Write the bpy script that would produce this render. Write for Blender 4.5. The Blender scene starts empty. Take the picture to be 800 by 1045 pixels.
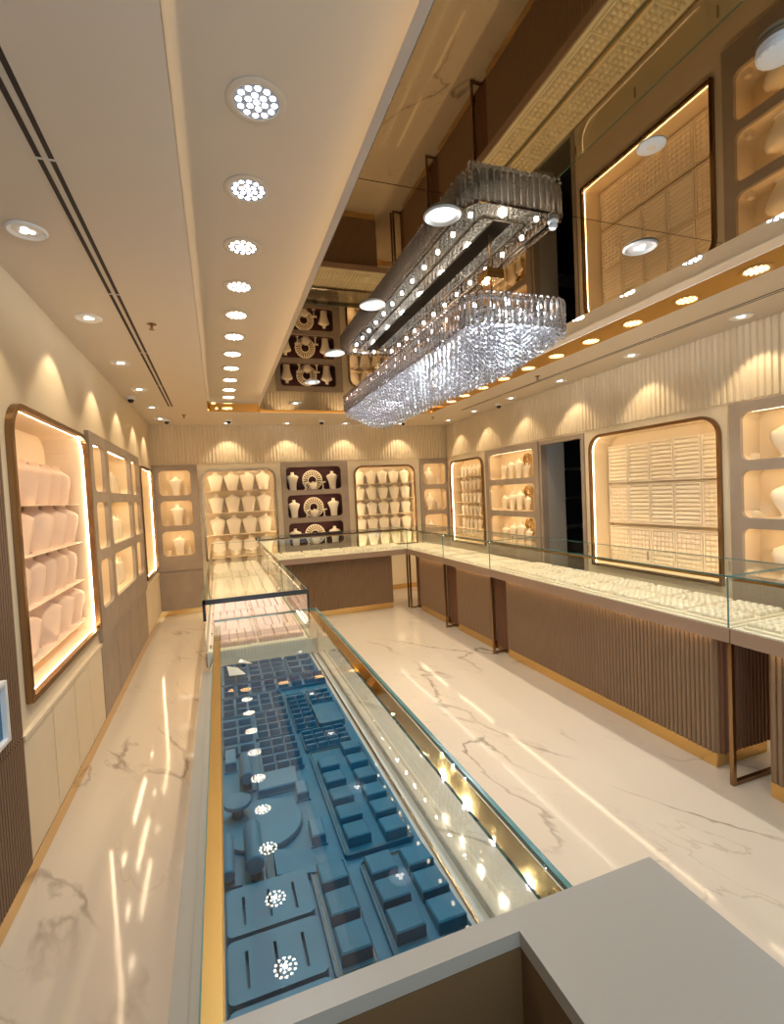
import bpy, bmesh, math, random
from mathutils import Matrix, Vector
from mathutils.geometry import tessellate_polygon
random.seed(7)
sc = bpy.context.scene
C = sc.collection
PI = math.pi
# ---------------------------------------------------------------- camera, world, light
cam = bpy.data.objects.new('camera', bpy.data.cameras.new('camera')); C.objects.link(cam); sc.camera = cam
Rr = ((0.9403552, -0.3367266, -0.0484485), (0.0586689, 0.0202375, 0.9980723), (0.3350971, 0.9413849, -0.0387858))
m = Matrix(((Rr[0][0], Rr[1][0], -Rr[2][0], 0), (Rr[0][1], Rr[1][1], -Rr[2][1], 0), (Rr[0][2], Rr[1][2], -Rr[2][2], 0), (0, 0, 0, 1)))
m.translation = Vector((0, 0, 1.65)); cam.matrix_world = m
cam.data.sensor_fit = 'HORIZONTAL'; cam.data.sensor_width = 36; cam.data.lens = 494.82 / 800 * 36
cam.data.clip_start = 0.01; cam.data.clip_end = 60
w = bpy.data.worlds.new('world'); sc.world = w; w.use_nodes = True
w.node_tree.nodes['Background'].inputs[0].default_value = (0.75, 0.85, 1, 1)
w.node_tree.nodes['Background'].inputs[1].default_value = 0.6
vs = sc.view_settings; vs.view_transform = 'Standard'; vs.look = 'None'; vs.gamma = 1; vs.use_curve_mapping = False
vs.exposure = 0.72
cy = sc.cycles
cy.max_bounces = 8; cy.diffuse_bounces = 4; cy.glossy_bounces = 5; cy.transmission_bounces = 8; cy.transparent_max_bounces = 24
cy.sample_clamp_indirect = 4; cy.caustics_reflective = False; cy.caustics_refractive = False
cy.use_denoising = True
WARM = (1, 0.77, 0.49); NEUT = (1, 0.85, 0.66); COOL = (0.90, 0.94, 1.0)
E_NICHE, E_CELL, E_CASE, E_COVE = 20.0, 14.0, 7.0, 3.0
E_SPOT = 14.0; P_TRAYSPOT = 13.0
P_WALLSPOT, P_MIRSPOT, P_DAY = 9.5, 6.0, 28.0

def light(name, kind, loc, energy, col, rot=(0, 0, 0), **kw):
    d = bpy.data.lights.new(name, kind); d.energy = energy; d.color = col
    for k, v in kw.items(): setattr(d, k, v)
    o = bpy.data.objects.new(name, d); o.location = loc; o.rotation_euler = rot; C.objects.link(o); return o
# cool area light added inside an assumed shopfront, in place of window light
light('daylight_fill', 'AREA', (0.1, -1.50, 1.45), P_DAY, (0.70, 0.84, 1.0), (PI / 2, 0, 0), shape='RECTANGLE', size=1.3, size_y=2.2)

# ---------------------------------------------------------------- materials
def mat(name, col, rough=0.5, metal=0.0, emit=None, es=0.0, trans=0.0, spec=0.5, noise=None, ior=1.45):
    M_ = bpy.data.materials.new(name); M_.use_nodes = True
    nt = M_.node_tree; b = nt.nodes['Principled BSDF']
    b.inputs['Base Color'].default_value = (*col, 1); b.inputs['Roughness'].default_value = rough
    b.inputs['Metallic'].default_value = metal; b.inputs['Transmission Weight'].default_value = trans
    b.inputs['Specular IOR Level'].default_value = spec; b.inputs['IOR'].default_value = ior
    if emit: b.inputs['Emission Color'].default_value = (*emit, 1); b.inputs['Emission Strength'].default_value = es
    if noise:
        sc_, amt = noise
        tc = nt.nodes.new('ShaderNodeTexCoord'); n = nt.nodes.new('ShaderNodeTexNoise'); n.inputs['Scale'].default_value = sc_
        n.inputs['Detail'].default_value = 4
        r = nt.nodes.new('ShaderNodeValToRGB')
        r.color_ramp.elements[0].position = .3; r.color_ramp.elements[1].position = .7
        r.color_ramp.elements[0].color = (*[c * (1 - amt) for c in col], 1); r.color_ramp.elements[1].color = (*[min(1, c * (1 + amt)) for c in col], 1)
        nt.links.new(tc.outputs['Object'], n.inputs['Vector']); nt.links.new(n.outputs['Fac'], r.inputs['Fac']); nt.links.new(r.outputs['Color'], b.inputs['Base Color'])
    return M_

def emis(name, col, s, sample=True):
    M_ = bpy.data.materials.new(name); M_.use_nodes = True; nt = M_.node_tree
    nt.nodes.remove(nt.nodes['Principled BSDF']); e = nt.nodes.new('ShaderNodeEmission')
    e.inputs[0].default_value = (*col, 1); e.inputs[1].default_value = s
    nt.links.new(e.outputs[0], nt.nodes['Material Output'].inputs[0])
    if not sample: M_.cycles.emission_sampling = 'NONE'
    return M_

def glass(name, tint=(0.93, 0.98, 0.96), f0=1.45, rough=0.0):
    M_ = bpy.data.materials.new(name); M_.use_nodes = True; nt = M_.node_tree
    nt.nodes.remove(nt.nodes['Principled BSDF'])
    t = nt.nodes.new('ShaderNodeBsdfTransparent'); t.inputs[0].default_value = (*tint, 1)
    g = nt.nodes.new('ShaderNodeBsdfGlossy'); g.inputs['Roughness'].default_value = rough; g.inputs[0].default_value = (1, 1, 1, 1)
    ge = nt.nodes.new('ShaderNodeNewGeometry'); dt = nt.nodes.new('ShaderNodeVectorMath'); dt.operation = 'DOT_PRODUCT'
    nt.links.new(ge.outputs['Incoming'], dt.inputs[0]); nt.links.new(ge.outputs['Normal'], dt.inputs[1])
    def mth(op, a, b):
        q = nt.nodes.new('ShaderNodeMath'); q.operation = op
        for i, v in enumerate((a, b)):
            if v is None: continue
            if isinstance(v, (int, float)): q.inputs[i].default_value = v
            else: nt.links.new(v, q.inputs[i])
        return q.outputs[0]
    sch = mth('POWER', mth('SUBTRACT', 1.0, mth('ABSOLUTE', dt.outputs['Value'], None)), 5.0)
    fac = mth('ADD', mth('MULTIPLY', sch, .90), .075)      # both faces of one pane, seen from either side
    mx = nt.nodes.new('ShaderNodeMixShader')
    nt.links.new(fac, mx.inputs[0]); nt.links.new(t.outputs[0], mx.inputs[1]); nt.links.new(g.outputs[0], mx.inputs[2])
    nt.links.new(mx.outputs[0], nt.nodes['Material Output'].inputs[0]); return M_

def marble():
    M_ = bpy.data.materials.new('marble_floor'); M_.use_nodes = True; nt = M_.node_tree; b = nt.nodes['Principled BSDF']
    L = nt.links.new; N = nt.nodes.new
    tc = N('ShaderNodeTexCoord'); mp = N('ShaderNodeMapping'); mp.vector_type = 'TEXTURE'; mp.inputs['Rotation'].default_value = (0, 0, 0.42); mp.inputs['Scale'].default_value = (0.75, 2.2, 1)
    L(tc.outputs['Object'], mp.inputs[0])
    n0 = N('ShaderNodeTexNoise'); n0.inputs['Scale'].default_value = 1.3; n0.inputs['Detail'].default_value = 5; L(mp.outputs[0], n0.inputs['Vector'])
    mixv = N('ShaderNodeMix'); mixv.data_type = 'VECTOR'; mixv.inputs[0].default_value = 0.35
    L(mp.outputs[0], mixv.inputs[4]); L(n0.outputs['Color'], mixv.inputs[5])
    def vein(scale, width, seed):
        n = N('ShaderNodeTexNoise'); n.noise_dimensions = '4D'; n.inputs['W'].default_value = seed; n.inputs['Scale'].default_value = scale; n.inputs['Detail'].default_value = 6; n.inputs['Roughness'].default_value = .45
        L(mixv.outputs[1], n.inputs['Vector'])
        s = N('ShaderNodeMath'); s.operation = 'SUBTRACT'; s.inputs[1].default_value = .5; L(n.outputs['Fac'], s.inputs[0])
        a = N('ShaderNodeMath'); a.operation = 'ABSOLUTE'; L(s.outputs[0], a.inputs[0])
        r = N('ShaderNodeMapRange'); r.inputs['From Min'].default_value = 0; r.inputs['From Max'].default_value = width
        r.inputs['To Min'].default_value = 1; r.inputs['To Max'].default_value = 0; L(a.outputs[0], r.inputs['Value']); return r.outputs[0]
    v1 = vein(1.5, .008, 1.7); v2 = vein(3.2, .005, 6.3)
    mask = N('ShaderNodeTexNoise'); mask.inputs['Scale'].default_value = 1.1; L(tc.outputs['Object'], mask.inputs['Vector'])
    mr = N('ShaderNodeMapRange'); mr.inputs['From Min'].default_value = .42; mr.inputs['From Max'].default_value = .62; L(mask.outputs['Fac'], mr.inputs['Value'])
    m1 = N('ShaderNodeMath'); m1.operation = 'MULTIPLY'; L(v1, m1.inputs[0]); L(mr.outputs[0], m1.inputs[1])
    m2 = N('ShaderNodeMath'); m2.operation = 'MULTIPLY'; m2.inputs[1].default_value = .35; L(v2, m2.inputs[0])
    m2b = N('ShaderNodeMath'); m2b.operation = 'MULTIPLY'; L(m2.outputs[0], m2b.inputs[0]); L(mr.outputs[0], m2b.inputs[1])
    ad = N('ShaderNodeMath'); ad.operation = 'MAXIMUM'; L(m1.outputs[0], ad.inputs[0]); L(m2b.outputs[0], ad.inputs[1])
    mx = N('ShaderNodeMix'); mx.data_type = 'RGBA'; mx.inputs[6].default_value = (.61, .525, .415, 1); mx.inputs[7].default_value = (.27, .21, .16, 1)
    L(ad.outputs[0], mx.inputs[0]); L(mx.outputs[2], b.inputs['Base Color'])
    b.inputs['Roughness'].default_value = .07; b.inputs['Specular IOR Level'].default_value = .55
    return M_

m_wall = mat('cream_wall_paint', (.77, .64, .44), .6, noise=(3, .02))
m_ceil = mat('ceiling_paint', (.64, .56, .455), .65)
m_taupe = mat('taupe_panel', (.36, .285, .215), .55, noise=(5, .08))
m_cell = mat('cell_lining', (.83, .67, .44), .6)
m_dark = mat('maroon_velvet', (.07, .02, .018), .8)
m_pink = mat('blush_leatherette', (.80, .50, .40), .55)
m_bust = mat('cream_leatherette', (.87, .75, .56), .5)
m_bustp = mat('blush_bust', (.87, .62, .45), .5)
m_linp = mat('pale_peach_lining', (.85, .68, .49), .55)
m_brass = mat('brass', (.80, .54, .24), .16, 1)
m_bronze = mat('bronze_frame', (.30, .185, .095), .24, 1)
m_gold = mat('gold_rail', (.52, .31, .10), .34, 1)
m_base = mat('gold_plinth', (.80, .52, .20), .18, 1)
m_flute = mat('fluted_taupe', (.245, .15, .08), .42)
m_fluted = mat('fluted_umber', (.16, .065, .03), .35)
m_deck = mat('deck_edge', (.35, .235, .16), .4)
m_decktop = mat('deck_top', (.82, .72, .55), .5)
m_slat = mat('walnut_slats', (.20, .12, .07), .5)
m_blue = mat('teal_blue_leatherette', (.016, .150, .275), .42, noise=(9, .10))
m_blued = mat('teal_blue_side', (.02, .09, .15), .5)
m_white = mat('white_board', (.70, .68, .63), .45)
m_grey = mat('grey_laminate', (.33, .295, .24), .38)
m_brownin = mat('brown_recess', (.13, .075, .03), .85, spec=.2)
m_black = mat('black_plastic', (.012, .011, .01), .4)
m_slot = mat('slot_shadow', (.03, .02, .015), .7)
m_fix = mat('fixture_white', (.80, .78, .74), .4)
m_fixm = mat('fixture_satin', (.45, .43, .40), .45)
m_dkframe = mat('dark_bronze_frame', (.05, .043, .036), .3, .6)
m_steel = mat('polished_steel', (.8, .78, .75), .08, 1)
m_glass = glass('showcase_glass')
m_edge = mat('glass_edge_teal', (.08, .22, .20), .15, spec=.8)
m_mirror = mat('bronze_mirror', (.27, .20, .115), .02, 1)
m_floor = marble()
m_rail2 = mat('gold_mirror_band', (.80, .50, .18), .06, 1)
m_greywall = mat('passage_grey', (.42, .39, .34), .7)
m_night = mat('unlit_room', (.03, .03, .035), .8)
m_crys = mat('crystal', (.93, .95, 1), .04, trans=.45, ior=1.6, spec=.8)
m_tube = mat('crystal_tube', (.80, .72, .66), .04, trans=.85, ior=1.5, spec=.8)
e_niche = emis('led_niche', WARM, E_NICHE); e_cell = emis('led_cell', WARM, E_CELL); e_case = emis('led_case', NEUT, E_CASE)
e_cove = emis('led_cove', WARM, E_COVE); e_dot = emis('led_dot', (.84, .91, 1), E_SPOT); e_dotw = emis('led_dot_warm', (1, .82, .60), E_SPOT); e_lens = emis('led_lens', (1, .92, .82), 5, False)
e_puck = emis('led_puck', (.85, .9, 1), 90); e_kick = emis('led_kick', WARM, 6.0)
m_lensbg = mat('lens_grey', (.35, .38, .45), .3)

# ---------------------------------------------------------------- mesh helpers
class MB:
    def __init__(s): s.v = []; s.f = []; s.mi = []; s.m = 0
    def add(s, vs, fs):
        k = len(s.v); s.v += [tuple(p) for p in vs]; s.f += [tuple(k + i for i in f) for f in fs]; s.mi += [s.m] * len(fs); return s
    def box(s, x0, x1, y0, y1, z0, z1):
        return s.add([(x, y, z) for z in (z0, z1) for y in (y0, y1) for x in (x0, x1)], [(0, 2, 3, 1), (4, 5, 7, 6), (0, 1, 5, 4), (2, 6, 7, 3), (0, 4, 6, 2), (1, 3, 7, 5)])
    def cbox(s, x0, x1, y0, y1, z0, z1, c):           # box with a chamfered top rim
        vs = [(x0, y0, z0), (x1, y0, z0), (x1, y1, z0), (x0, y1, z0), (x0, y0, z1 - c), (x1, y0, z1 - c), (x1, y1, z1 - c), (x0, y1, z1 - c),
              (x0 + c, y0 + c, z1), (x1 - c, y0 + c, z1), (x1 - c, y1 - c, z1), (x0 + c, y1 - c, z1)]
        return s.add(vs, [(3, 2, 1, 0), (0, 1, 5, 4), (1, 2, 6, 5), (2, 3, 7, 6), (3, 0, 4, 7), (4, 5, 9, 8), (5, 6, 10, 9), (6, 7, 11, 10), (7, 4, 8, 11), (8, 9, 10, 11)])
    def loft(s, rings, cap=True):
        n = len(rings[0]); vs = [p for r in rings for p in r]; fs = []
        for k in range(len(rings) - 1):
            for i in range(n):
                j = (i + 1) % n; fs.append((k * n + i, k * n + j, (k + 1) * n + j, (k + 1) * n + i))
        if cap: fs.append(tuple(range(n))[::-1]); fs.append(tuple((len(rings) - 1) * n + i for i in range(n)))
        return s.add(vs, fs)
    def lathe(s, prof, c=(0, 0, 0), n=16, axis='z', cap=True, sx=1, sy=1):
        rings = []
        for r, h in prof:
            ring = []
            for i in range(n):
                a = 2 * PI * i / n; p = (sx * r * math.cos(a), sy * r * math.sin(a))
                q = {'z': (p[0], p[1], h), 'y': (p[0], h, p[1]), 'x': (h, p[0], p[1])}[axis]
                ring.append((c[0] + q[0], c[1] + q[1], c[2] + q[2]))
            rings.append(ring)
        return s.loft(rings, cap)
    def build(s, name, material, parent=None, off=None, smooth=False):
        me = bpy.data.meshes.new(name)
        o_ = Vector(off) if off is not None else (parent.location if parent is not None and parent.parent is None and parent.get('world') else Vector((0, 0, 0)))
        rt = parent
        while rt is not None and rt.parent is not None: rt = rt.parent
        if off is None and rt is not None and rt.name in WORLDS: o_ = rt.location
        me.from_pydata([(a - o_[0], b - o_[1], c - o_[2]) for a, b, c in s.v], [], s.f)
        for mm in (material if isinstance(material, (list, tuple)) else [material]): me.materials.append(mm)
        if max(s.mi, default=0): me.polygons.foreach_set('material_index', s.mi)
        bm = bmesh.new(); bm.from_mesh(me); bmesh.ops.recalc_face_normals(bm, faces=bm.faces); bm.to_mesh(me); bm.free()
        if smooth:
            me.polygons.foreach_set('use_smooth', [True] * len(me.polygons)); me.set_sharp_from_angle(angle=math.radians(38))
        o = bpy.data.objects.new(name, me); C.objects.link(o)
        if parent is not None: o.parent = parent
        return o
WORLDS = set()   # roots whose parts are given in world coordinates
def tag(o, label, cat, group=None, kind=None):
    if label: o['label'] = label
    if cat: o['category'] = cat
    if group: o['group'] = group
    if kind: o['kind'] = kind
    return o
def thing(name, label, cat, loc=(0, 0, 0), rz=0, group=None, world=True):
    o = bpy.data.objects.new(name, None); C.objects.link(o); o.location = loc; o.rotation_euler = (0, 0, rz); o.empty_display_size = .05
    if world: WORLDS.add(o.name)
    return tag(o, label, cat, group)
def struct(mb, name, m, **k):
    o = mb.build(name, m, **k); o['kind'] = 'structure'; return o
def kids(o): return [c for c in ALLK.get(o.name, [])]
def dup(root, loc, rz=None, label=None, group=None, scale=None):
    r = root.copy(); C.objects.link(r); r.location = loc
    if rz is not None: r.rotation_euler = (0, 0, rz)
    if scale is not None: r.scale = (scale,) * 3 if not isinstance(scale, tuple) else scale
    if label: r['label'] = label
    if group: r['group'] = group
    for ch in list(root.children):
        c = ch.copy(); C.objects.link(c); c.parent = r
        for g in list(ch.children):
            d = g.copy(); C.objects.link(d); d.parent = c
    return r

XL, XR, YB, YF, ZC, ZT, ZM = -.89, 3.85, 7.8, -1.6, 2.80, 2.96, 2.775
WL = lambda u, v, d: (XL - d, u, v)
WR = lambda u, v, d: (XR + d, u, v)
WB = lambda u, v, d: (u, YB + d, v)
def rloop(u0, u1, v0, v1, rt, rb=None, n=7):
    rb = rt if rb is None else rb
    out = []
    for (cu, cv, r, a0) in ((u0, v0, rb, PI), (u1, v0, rb, 1.5 * PI), (u1, v1, rt, 0), (u0, v1, rt, .5 * PI)):
        if r <= 0: out.append((cu, cv)); continue
        x = cu + r if cu == u0 else cu - r; y = cv + r if cv == v0 else cv - r
        for i in range(n + 1):
            a = a0 + .5 * PI * i / n; out.append((x + r * math.cos(a), y + r * math.sin(a)))
    return out
def plate(mb, W, loop, holes, d0, d1):
    loops = [loop] + holes; pts = [p for l in loops for p in l]; n = len(pts)
    tris = tessellate_polygon([[Vector((a, b, 0)) for a, b in l] for l in loops])
    vs = [W(a, b, d0) for a, b in pts] + [W(a, b, d1) for a, b in pts]
    fs = [tuple(t) for t in tris] + [tuple(i + n for i in t)[::-1] for t in tris]
    k = 0
    for l in loops:
        for i in range(len(l)):
            j = (i + 1) % len(l); fs.append((k + i, k + j, n + k + j, n + k + i))
        k += len(l)
    mb.add(vs, fs)
def ring(mb, W, lo, li, d0, d1):
    n = len(lo); vs = [W(a, b, d0) for a, b in lo] + [W(a, b, d0) for a, b in li] + [W(a, b, d1) for a, b in li] + [W(a, b, d1) for a, b in lo]
    fs = []
    for i in range(n):
        j = (i + 1) % n
        for q in range(4):
            r = (q + 1) % 4; fs.append((q * n + i, q * n + j, r * n + j, r * n + i))
    mb.add(vs, fs)
def shell(mb, W, loop, d0, d1, cap=True):
    n = len(loop); vs = [W(a, b, d0) for a, b in loop] + [W(a, b, d1) for a, b in loop]
    fs = [(i, (i + 1) % n, n + (i + 1) % n, n + i) for i in range(n)]
    if cap: fs.append(tuple(n + i for i in range(n)))
    mb.add(vs, fs)
def wbox(mb, W, u0, u1, v0, v1, d0, d1):
    mb.add([W(u, v, d) for d in (d0, d1) for v in (v0, v1) for u in (u0, u1)], [(0, 2, 3, 1), (4, 5, 7, 6), (0, 1, 5, 4), (2, 6, 7, 3), (0, 4, 6, 2), (1, 3, 7, 5)])
def rect(u0, u1, v0, v1): return [(u0, v0), (u1, v0), (u1, v1), (u0, v1)]

# ---------------------------------------------------------------- niche and panel layout
ROWS = [(1.77, 2.135), (1.325, 1.69), (.88, 1.245)]
NICHES = {  # wall: (u0,u1,v0,v1,r)
 'L1': (2.655, 4.06, .755, 2.165, .16), 'L2': (6.545, 7.70, .72, 2.14, .14),
 'B1': (-.225, .865, .76, 2.135, .15), 'B2': (2.13, 3.225, .76, 2.13, .15),
 'R1': (6.535, 7.66, .76, 2.15, .15), 'R2': (2.80, 4.27, .76, 2.165, .17)}
PANELS = {'L': (4.075, 6.42, [(4.17, 4.57), (4.695, 5.73), (5.87, 6.29)]), 'BL': (-.885, -.275, [(-.80, -.372)]), 'BM': (.954, 2.027, [(1.027, 1.915)]),
          'BR': (3.315, 3.845, [(3.38, 3.805)]), 'RA': (5.155, 6.44, [(5.25, 6.35)]), 'RB': (1.25, 2.72, [(1.45, 2.634)])}
ins = lambda l, e=.03: None
def nloop(k, e=0.0): u0, u1, v0, v1, r = NICHES[k]; return rloop(u0 + e, u1 - e, v0 + e, v1 - e, max(.01, r - e), 0 if e == 0 else .002)
def nl(k, e): u0, u1, v0, v1, r = NICHES[k]; return rloop(u0 + e, u1 - e, v0 + e, v1 - e, r - e, .012)
# ---------------------------------------------------------------- room shell
mb = MB(); mb.box(XL - .1, XR + .1, YF, YB + .1, -.06, 0); struct(mb, 'floor', m_floor)
def pan_hole(k): a, b, _ = PANELS[k]; return rect(a + .02, b - .02, .85, 2.17)
mb = MB(); plate(mb, WL, rect(YF, YB, 0, ZC + .2), [nl('L1', .01), nl('L2', .01), pan_hole('L')], 0, .06); struct(mb, 'wall_left', m_wall)
mb = MB(); plate(mb, WB, rect(XL, XR, 0, ZC + .2), [nl('B1', .01), nl('B2', .01), pan_hole('BL'), pan_hole('BM'), pan_hole('BR')], 0, .06); struct(mb, 'wall_back', m_wall)
DY0, DY1, DZ = 4.40, 5.115, 2.165
def door_notch(): return [(YF, 0), (DY0, 0), (DY0, DZ), (DY1, DZ), (DY1, 0), (YB, 0), (YB, ZC + .2), (YF, ZC + .2)]
mb = MB(); plate(mb, WR, door_notch(), [nl('R1', .01), nl('R2', .01), pan_hole('RA'), pan_hole('RB')], 0, .06); struct(mb, 'wall_right', m_wall)
mb = MB(); WF = lambda u, v, d: (u, YF + d, v)
plate(mb, WF, rect(XL, XR, 0, ZC + .2), [rect(-.6, 3.2, .25, 2.6)], -.08, 0); struct(mb, 'wall_front', m_wall)
mb = MB(); ring(mb, WF, rect(-.6, 3.2, .25, 2.6), rect(-.55, 3.15, .30, 2.55), -.07, .01); o = struct(mb, 'window_1', m_dkframe)
mb = MB(); mb.box(-.55, 3.15, YF - .04, YF - .03, .3, 2.55); mb.build('window_pane', m_glass, o, off=(0, 0, 0))
# outer ceiling with the raised tray
TR = rloop(-.06, 3.02, -1.0, 6.65, .12)
WZ = lambda u, v, d: (u, v, d)
mb = MB(); plate(mb, WZ, rect(XL - .05, XR + .05, YF - .05, YB + .05), [TR], ZC, ZC + .03); struct(mb, 'ceiling', m_ceil)
mb = MB(); mb.box(-.3, 3.3, -1.3, 6.95, ZT, ZT + .03); struct(mb, 'ceiling', m_ceil)
mb = MB(); shell(mb, WZ, rloop(-.058, 3.018, -.998, 6.648, .118), ZC + .001, ZC + .115, False); struct(mb, 'trim_1', m_rail2)
mb = MB(); ring(mb, WZ, rloop(-.16, 3.12, -1.1, 6.75, .12), rloop(-.15, 3.11, -1.09, 6.74, .12), ZC + .03, ZT); struct(mb, 'trim_2', m_ceil)
# cove light strips lying on the hidden ledge round the tray and round the mirror raft
mb = MB(); ring(mb, WZ, rloop(-.11, 3.07, -1.04, 6.70, .12), rloop(-.10, 3.06, -1.03, 6.69, .12), ZC + .035, ZC + .045)
tag(mb.build('cove_light_strip', e_cove), 'warm light strip hidden in the cove around the raised ceiling tray', 'light strip')
MX0, MX1, MY0, MY1 = .535, 2.365, -.71, 6.30
mb = MB(); ring(mb, WZ, rloop(MX0 + .05, MX1 - .05, MY0 + .05, MY1 - .05, .07), rloop(MX0 + .06, MX1 - .06, MY0 + .06, MY1 - .06, .07), ZM + .085, ZM + .095)
tag(mb.build('cove_light_strip', e_cove), 'warm light strip on the top edge of the mirrored ceiling raft', 'light strip')
mb = MB(); plate(mb, WZ, rloop(MX0, MX1, MY0, MY1, .10), [], ZM + .006, ZM + .075); struct(mb, 'trim_3', m_ceil)
mb = MB(); plate(mb, WZ, rect(MX0 + .09, MX1 - .09, MY0 + .09, MY1 - .09), [], ZM + .075, ZT); struct(mb, 'trim_4', m_ceil)
js = [MY0, .49, 1.69, 2.89, 4.09, 5.29, MY1]
for i in range(6):
    a, b = js[i] + .002, js[i + 1] - .002
    lp = rloop(MX0 + .001, MX1 - .001, a, b, .10 if i == 5 else 0, 0)
    mb = MB(); plate(mb, WZ, lp, [], ZM, ZM + .0055); struct(mb, 'ceiling_mirror', m_mirror)
# ribbed bands high on the walls
def ribs(W, u0, u1, name, pitch=.05):
    mb = MB(); u = u0
    while u + pitch <= u1 + 1e-6:
        mb.add([W(u + .006, v, 0) for v in (2.235, ZC)] + [W(u + .014, v, -.015) for v in (2.235, ZC)] + [W(u + pitch - .014, v, -.015) for v in (2.235, ZC)] + [W(u + pitch - .006, v, 0) for v in (2.235, ZC)],
               [(0, 1, 3, 2), (2, 3, 5, 4), (4, 5, 7, 6), (0, 2, 4, 6), (1, 7, 5, 3)]); u += pitch
    struct(mb, name, m_wall)
ribs(WR, -1.5, YB - .03, 'trim_5'); ribs(WB, XL + .03, XR - .03, 'trim_6')
# gold skirting
mb = MB(); wbox(mb, WL, YF, YB, 0, .08, -.012, 0); struct(mb, 'baseboard_left', m_base)
mb = MB(); wbox(mb, WB, XL, XR, 0, .08, -.012, 0); struct(mb, 'baseboard_back', m_base)
mb = MB(); wbox(mb, WR, YF, DY0 - .05, 0, .08, -.012, 0); wbox(mb, WR, DY1 + .05, YB, 0, .08, -.012, 0); struct(mb, 'baseboard_right', m_base)
# left wall: lower cream panels, ledge, taupe lower panels, ribbed walnut cladding
mb = MB()
for a, b in ((2.56, 2.955), (2.965, 3.355), (3.365, 3.71), (3.72, 4.065)): wbox(mb, WL, a, b, .085, .62, -.012, 0)
for a, b in ((6.43, 6.87), (6.88, 7.33), (7.34, 7.79)): wbox(mb, WL, a, b, .085, .62, -.012, 0)
struct(mb, 'trim_7', m_wall)
mb = MB(); wbox(mb, WL, 2.56, 4.065, .628, .650, -.022, 0); wbox(mb, WL, 6.43, 7.79, .628, .650, -.022, 0); struct(mb, 'trim_8', m_wall)
mb = MB()
for i in range(4):
    a = 4.08 + i * .585; wbox(mb, WL, a, a + .578, .085, .648, -.014, 0)
wbox(mb, WB, -.885, -.275, .085, .648, -.014, 0)
wbox(mb, WB, .955, 2.025, .085, .648, -.014, 0)
struct(mb, 'trim_9', m_taupe)
mb = MB(); u = 2.54
while u > YF + .1:
    wbox(mb, WL, u - .016, u, .085, .655, -.02, 0); wbox(mb, WL, u - .016, u, .662, 2.79, -.02, 0); u -= .024
struct(mb, 'trim_10', m_slat)
mb = MB(); wbox(mb, WL, YF, 2.545, .08, ZC, -.006, 0); struct(mb, 'trim_11', m_slat)
# door opening, lining and the unlit passage behind
mb = MB(); 
for W_, a, b, c, d in ((WR, DY0 - .045, DY0 + .005, 0, DZ + .045), (WR, DY1 - .005, DY1 + .04, 0, DZ + .045), (WR, DY0 + .005, DY1 - .005, DZ - .005, DZ + .045)): wbox(mb, W_, a, b, c, d, -.015, .07)
struct(mb, 'door_1', m_taupe)
mb = MB(); mb.box(XR + .055, XR + .34, DY1 - .002, DY1 + .05, 0, 2.6); struct(mb, 'wall_passage', m_greywall)
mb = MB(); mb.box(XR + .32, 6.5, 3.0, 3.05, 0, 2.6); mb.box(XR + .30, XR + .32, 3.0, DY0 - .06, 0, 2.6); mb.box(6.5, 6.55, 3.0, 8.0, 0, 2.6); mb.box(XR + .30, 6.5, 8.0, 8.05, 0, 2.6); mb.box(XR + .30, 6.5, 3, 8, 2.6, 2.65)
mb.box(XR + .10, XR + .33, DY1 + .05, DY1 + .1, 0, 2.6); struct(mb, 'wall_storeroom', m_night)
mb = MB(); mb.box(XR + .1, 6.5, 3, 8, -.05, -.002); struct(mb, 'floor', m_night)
t = thing('storage_shelf', 'dark shelving unit dimly visible inside the unlit room beyond the doorway', 'shelf', (5.6, 6.9, 0))
for z in (.4, .9, 1.4, 1.9): MB().box(5.0, 6.3, 6.7, 7.1, z, z + .03).build('shelf_board', m_greywall, t)
for x in (5.0, 6.27): MB().box(x, x + .03, 6.7, 7.1, 0, 2.0).build('upright', m_night, t)

# ---------------------------------------------------------------- niches
def niche(key, W, depth, label, shelves, lin=m_cell, backm=m_cell, frame=m_bronze, fw=.028, sd=.16, sh=.010):
    u0, u1, v0, v1, r = NICHES[key]
    c = W((u0 + u1) / 2, v0, 0)
    t = thing('display_niche', label, 'display niche', c)
    mb = MB(); ring(mb, W, nl(key, 0), nl(key, fw), -.03, .004); mb.build('frame', frame, t, smooth=False)
    mb = MB(); shell(mb, W, nl(key, fw - .010), .004, depth, False); mb.build('lining', lin, t)
    mb = MB(); lp = nl(key, fw - .012); plate(mb, W, lp, [], depth, depth + .01); mb.build('back_panel', backm, t)
    lo, li = nl(key, fw - .0095), nl(key, fw - .0045)
    n = len(lo); mb = MB()
    ring(mb, W, lo, li, .008, .015); mb.build('light_strip', e_niche, t)
    for z in shelves:
        mb = MB(); wbox(mb, W, u0 + fw - .009, u1 - fw + .009, z - sh, z, depth - sd, depth); mb.build('shelf', lin, t)
    return t
niche('L1', WL, .24, 'large gold-framed lit niche on left wall full of blush necklace busts', [1.68, 1.41, 1.14, .86], lin=m_linp, backm=m_linp, sh=.005, sd=.19)
niche('L2', WL, .20, 'narrow gold-framed lit empty niche beside the far left corner', [], lin=m_cell)
niche('B1', WB, .24, 'arched bronze-framed lit niche of necklace busts on back wall, left of the dark display', [1.815, 1.475, 1.135], sd=.14)
niche('B2', WB, .24, 'arched bronze-framed lit niche of necklace busts on back wall, right of the dark display', [1.83, 1.565, 1.30, 1.03], sd=.14)
niche('R1', WR, .22, 'narrow gold-framed lit niche of small busts on right wall near back corner', [1.875, 1.655, 1.44, 1.22, 1.0], sd=.13)
niche('R2', WR, .27, 'wide gold-framed lit niche of jewellery boards on right wall beside the doorway', [1.63, 1.18], sd=.05)
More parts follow.
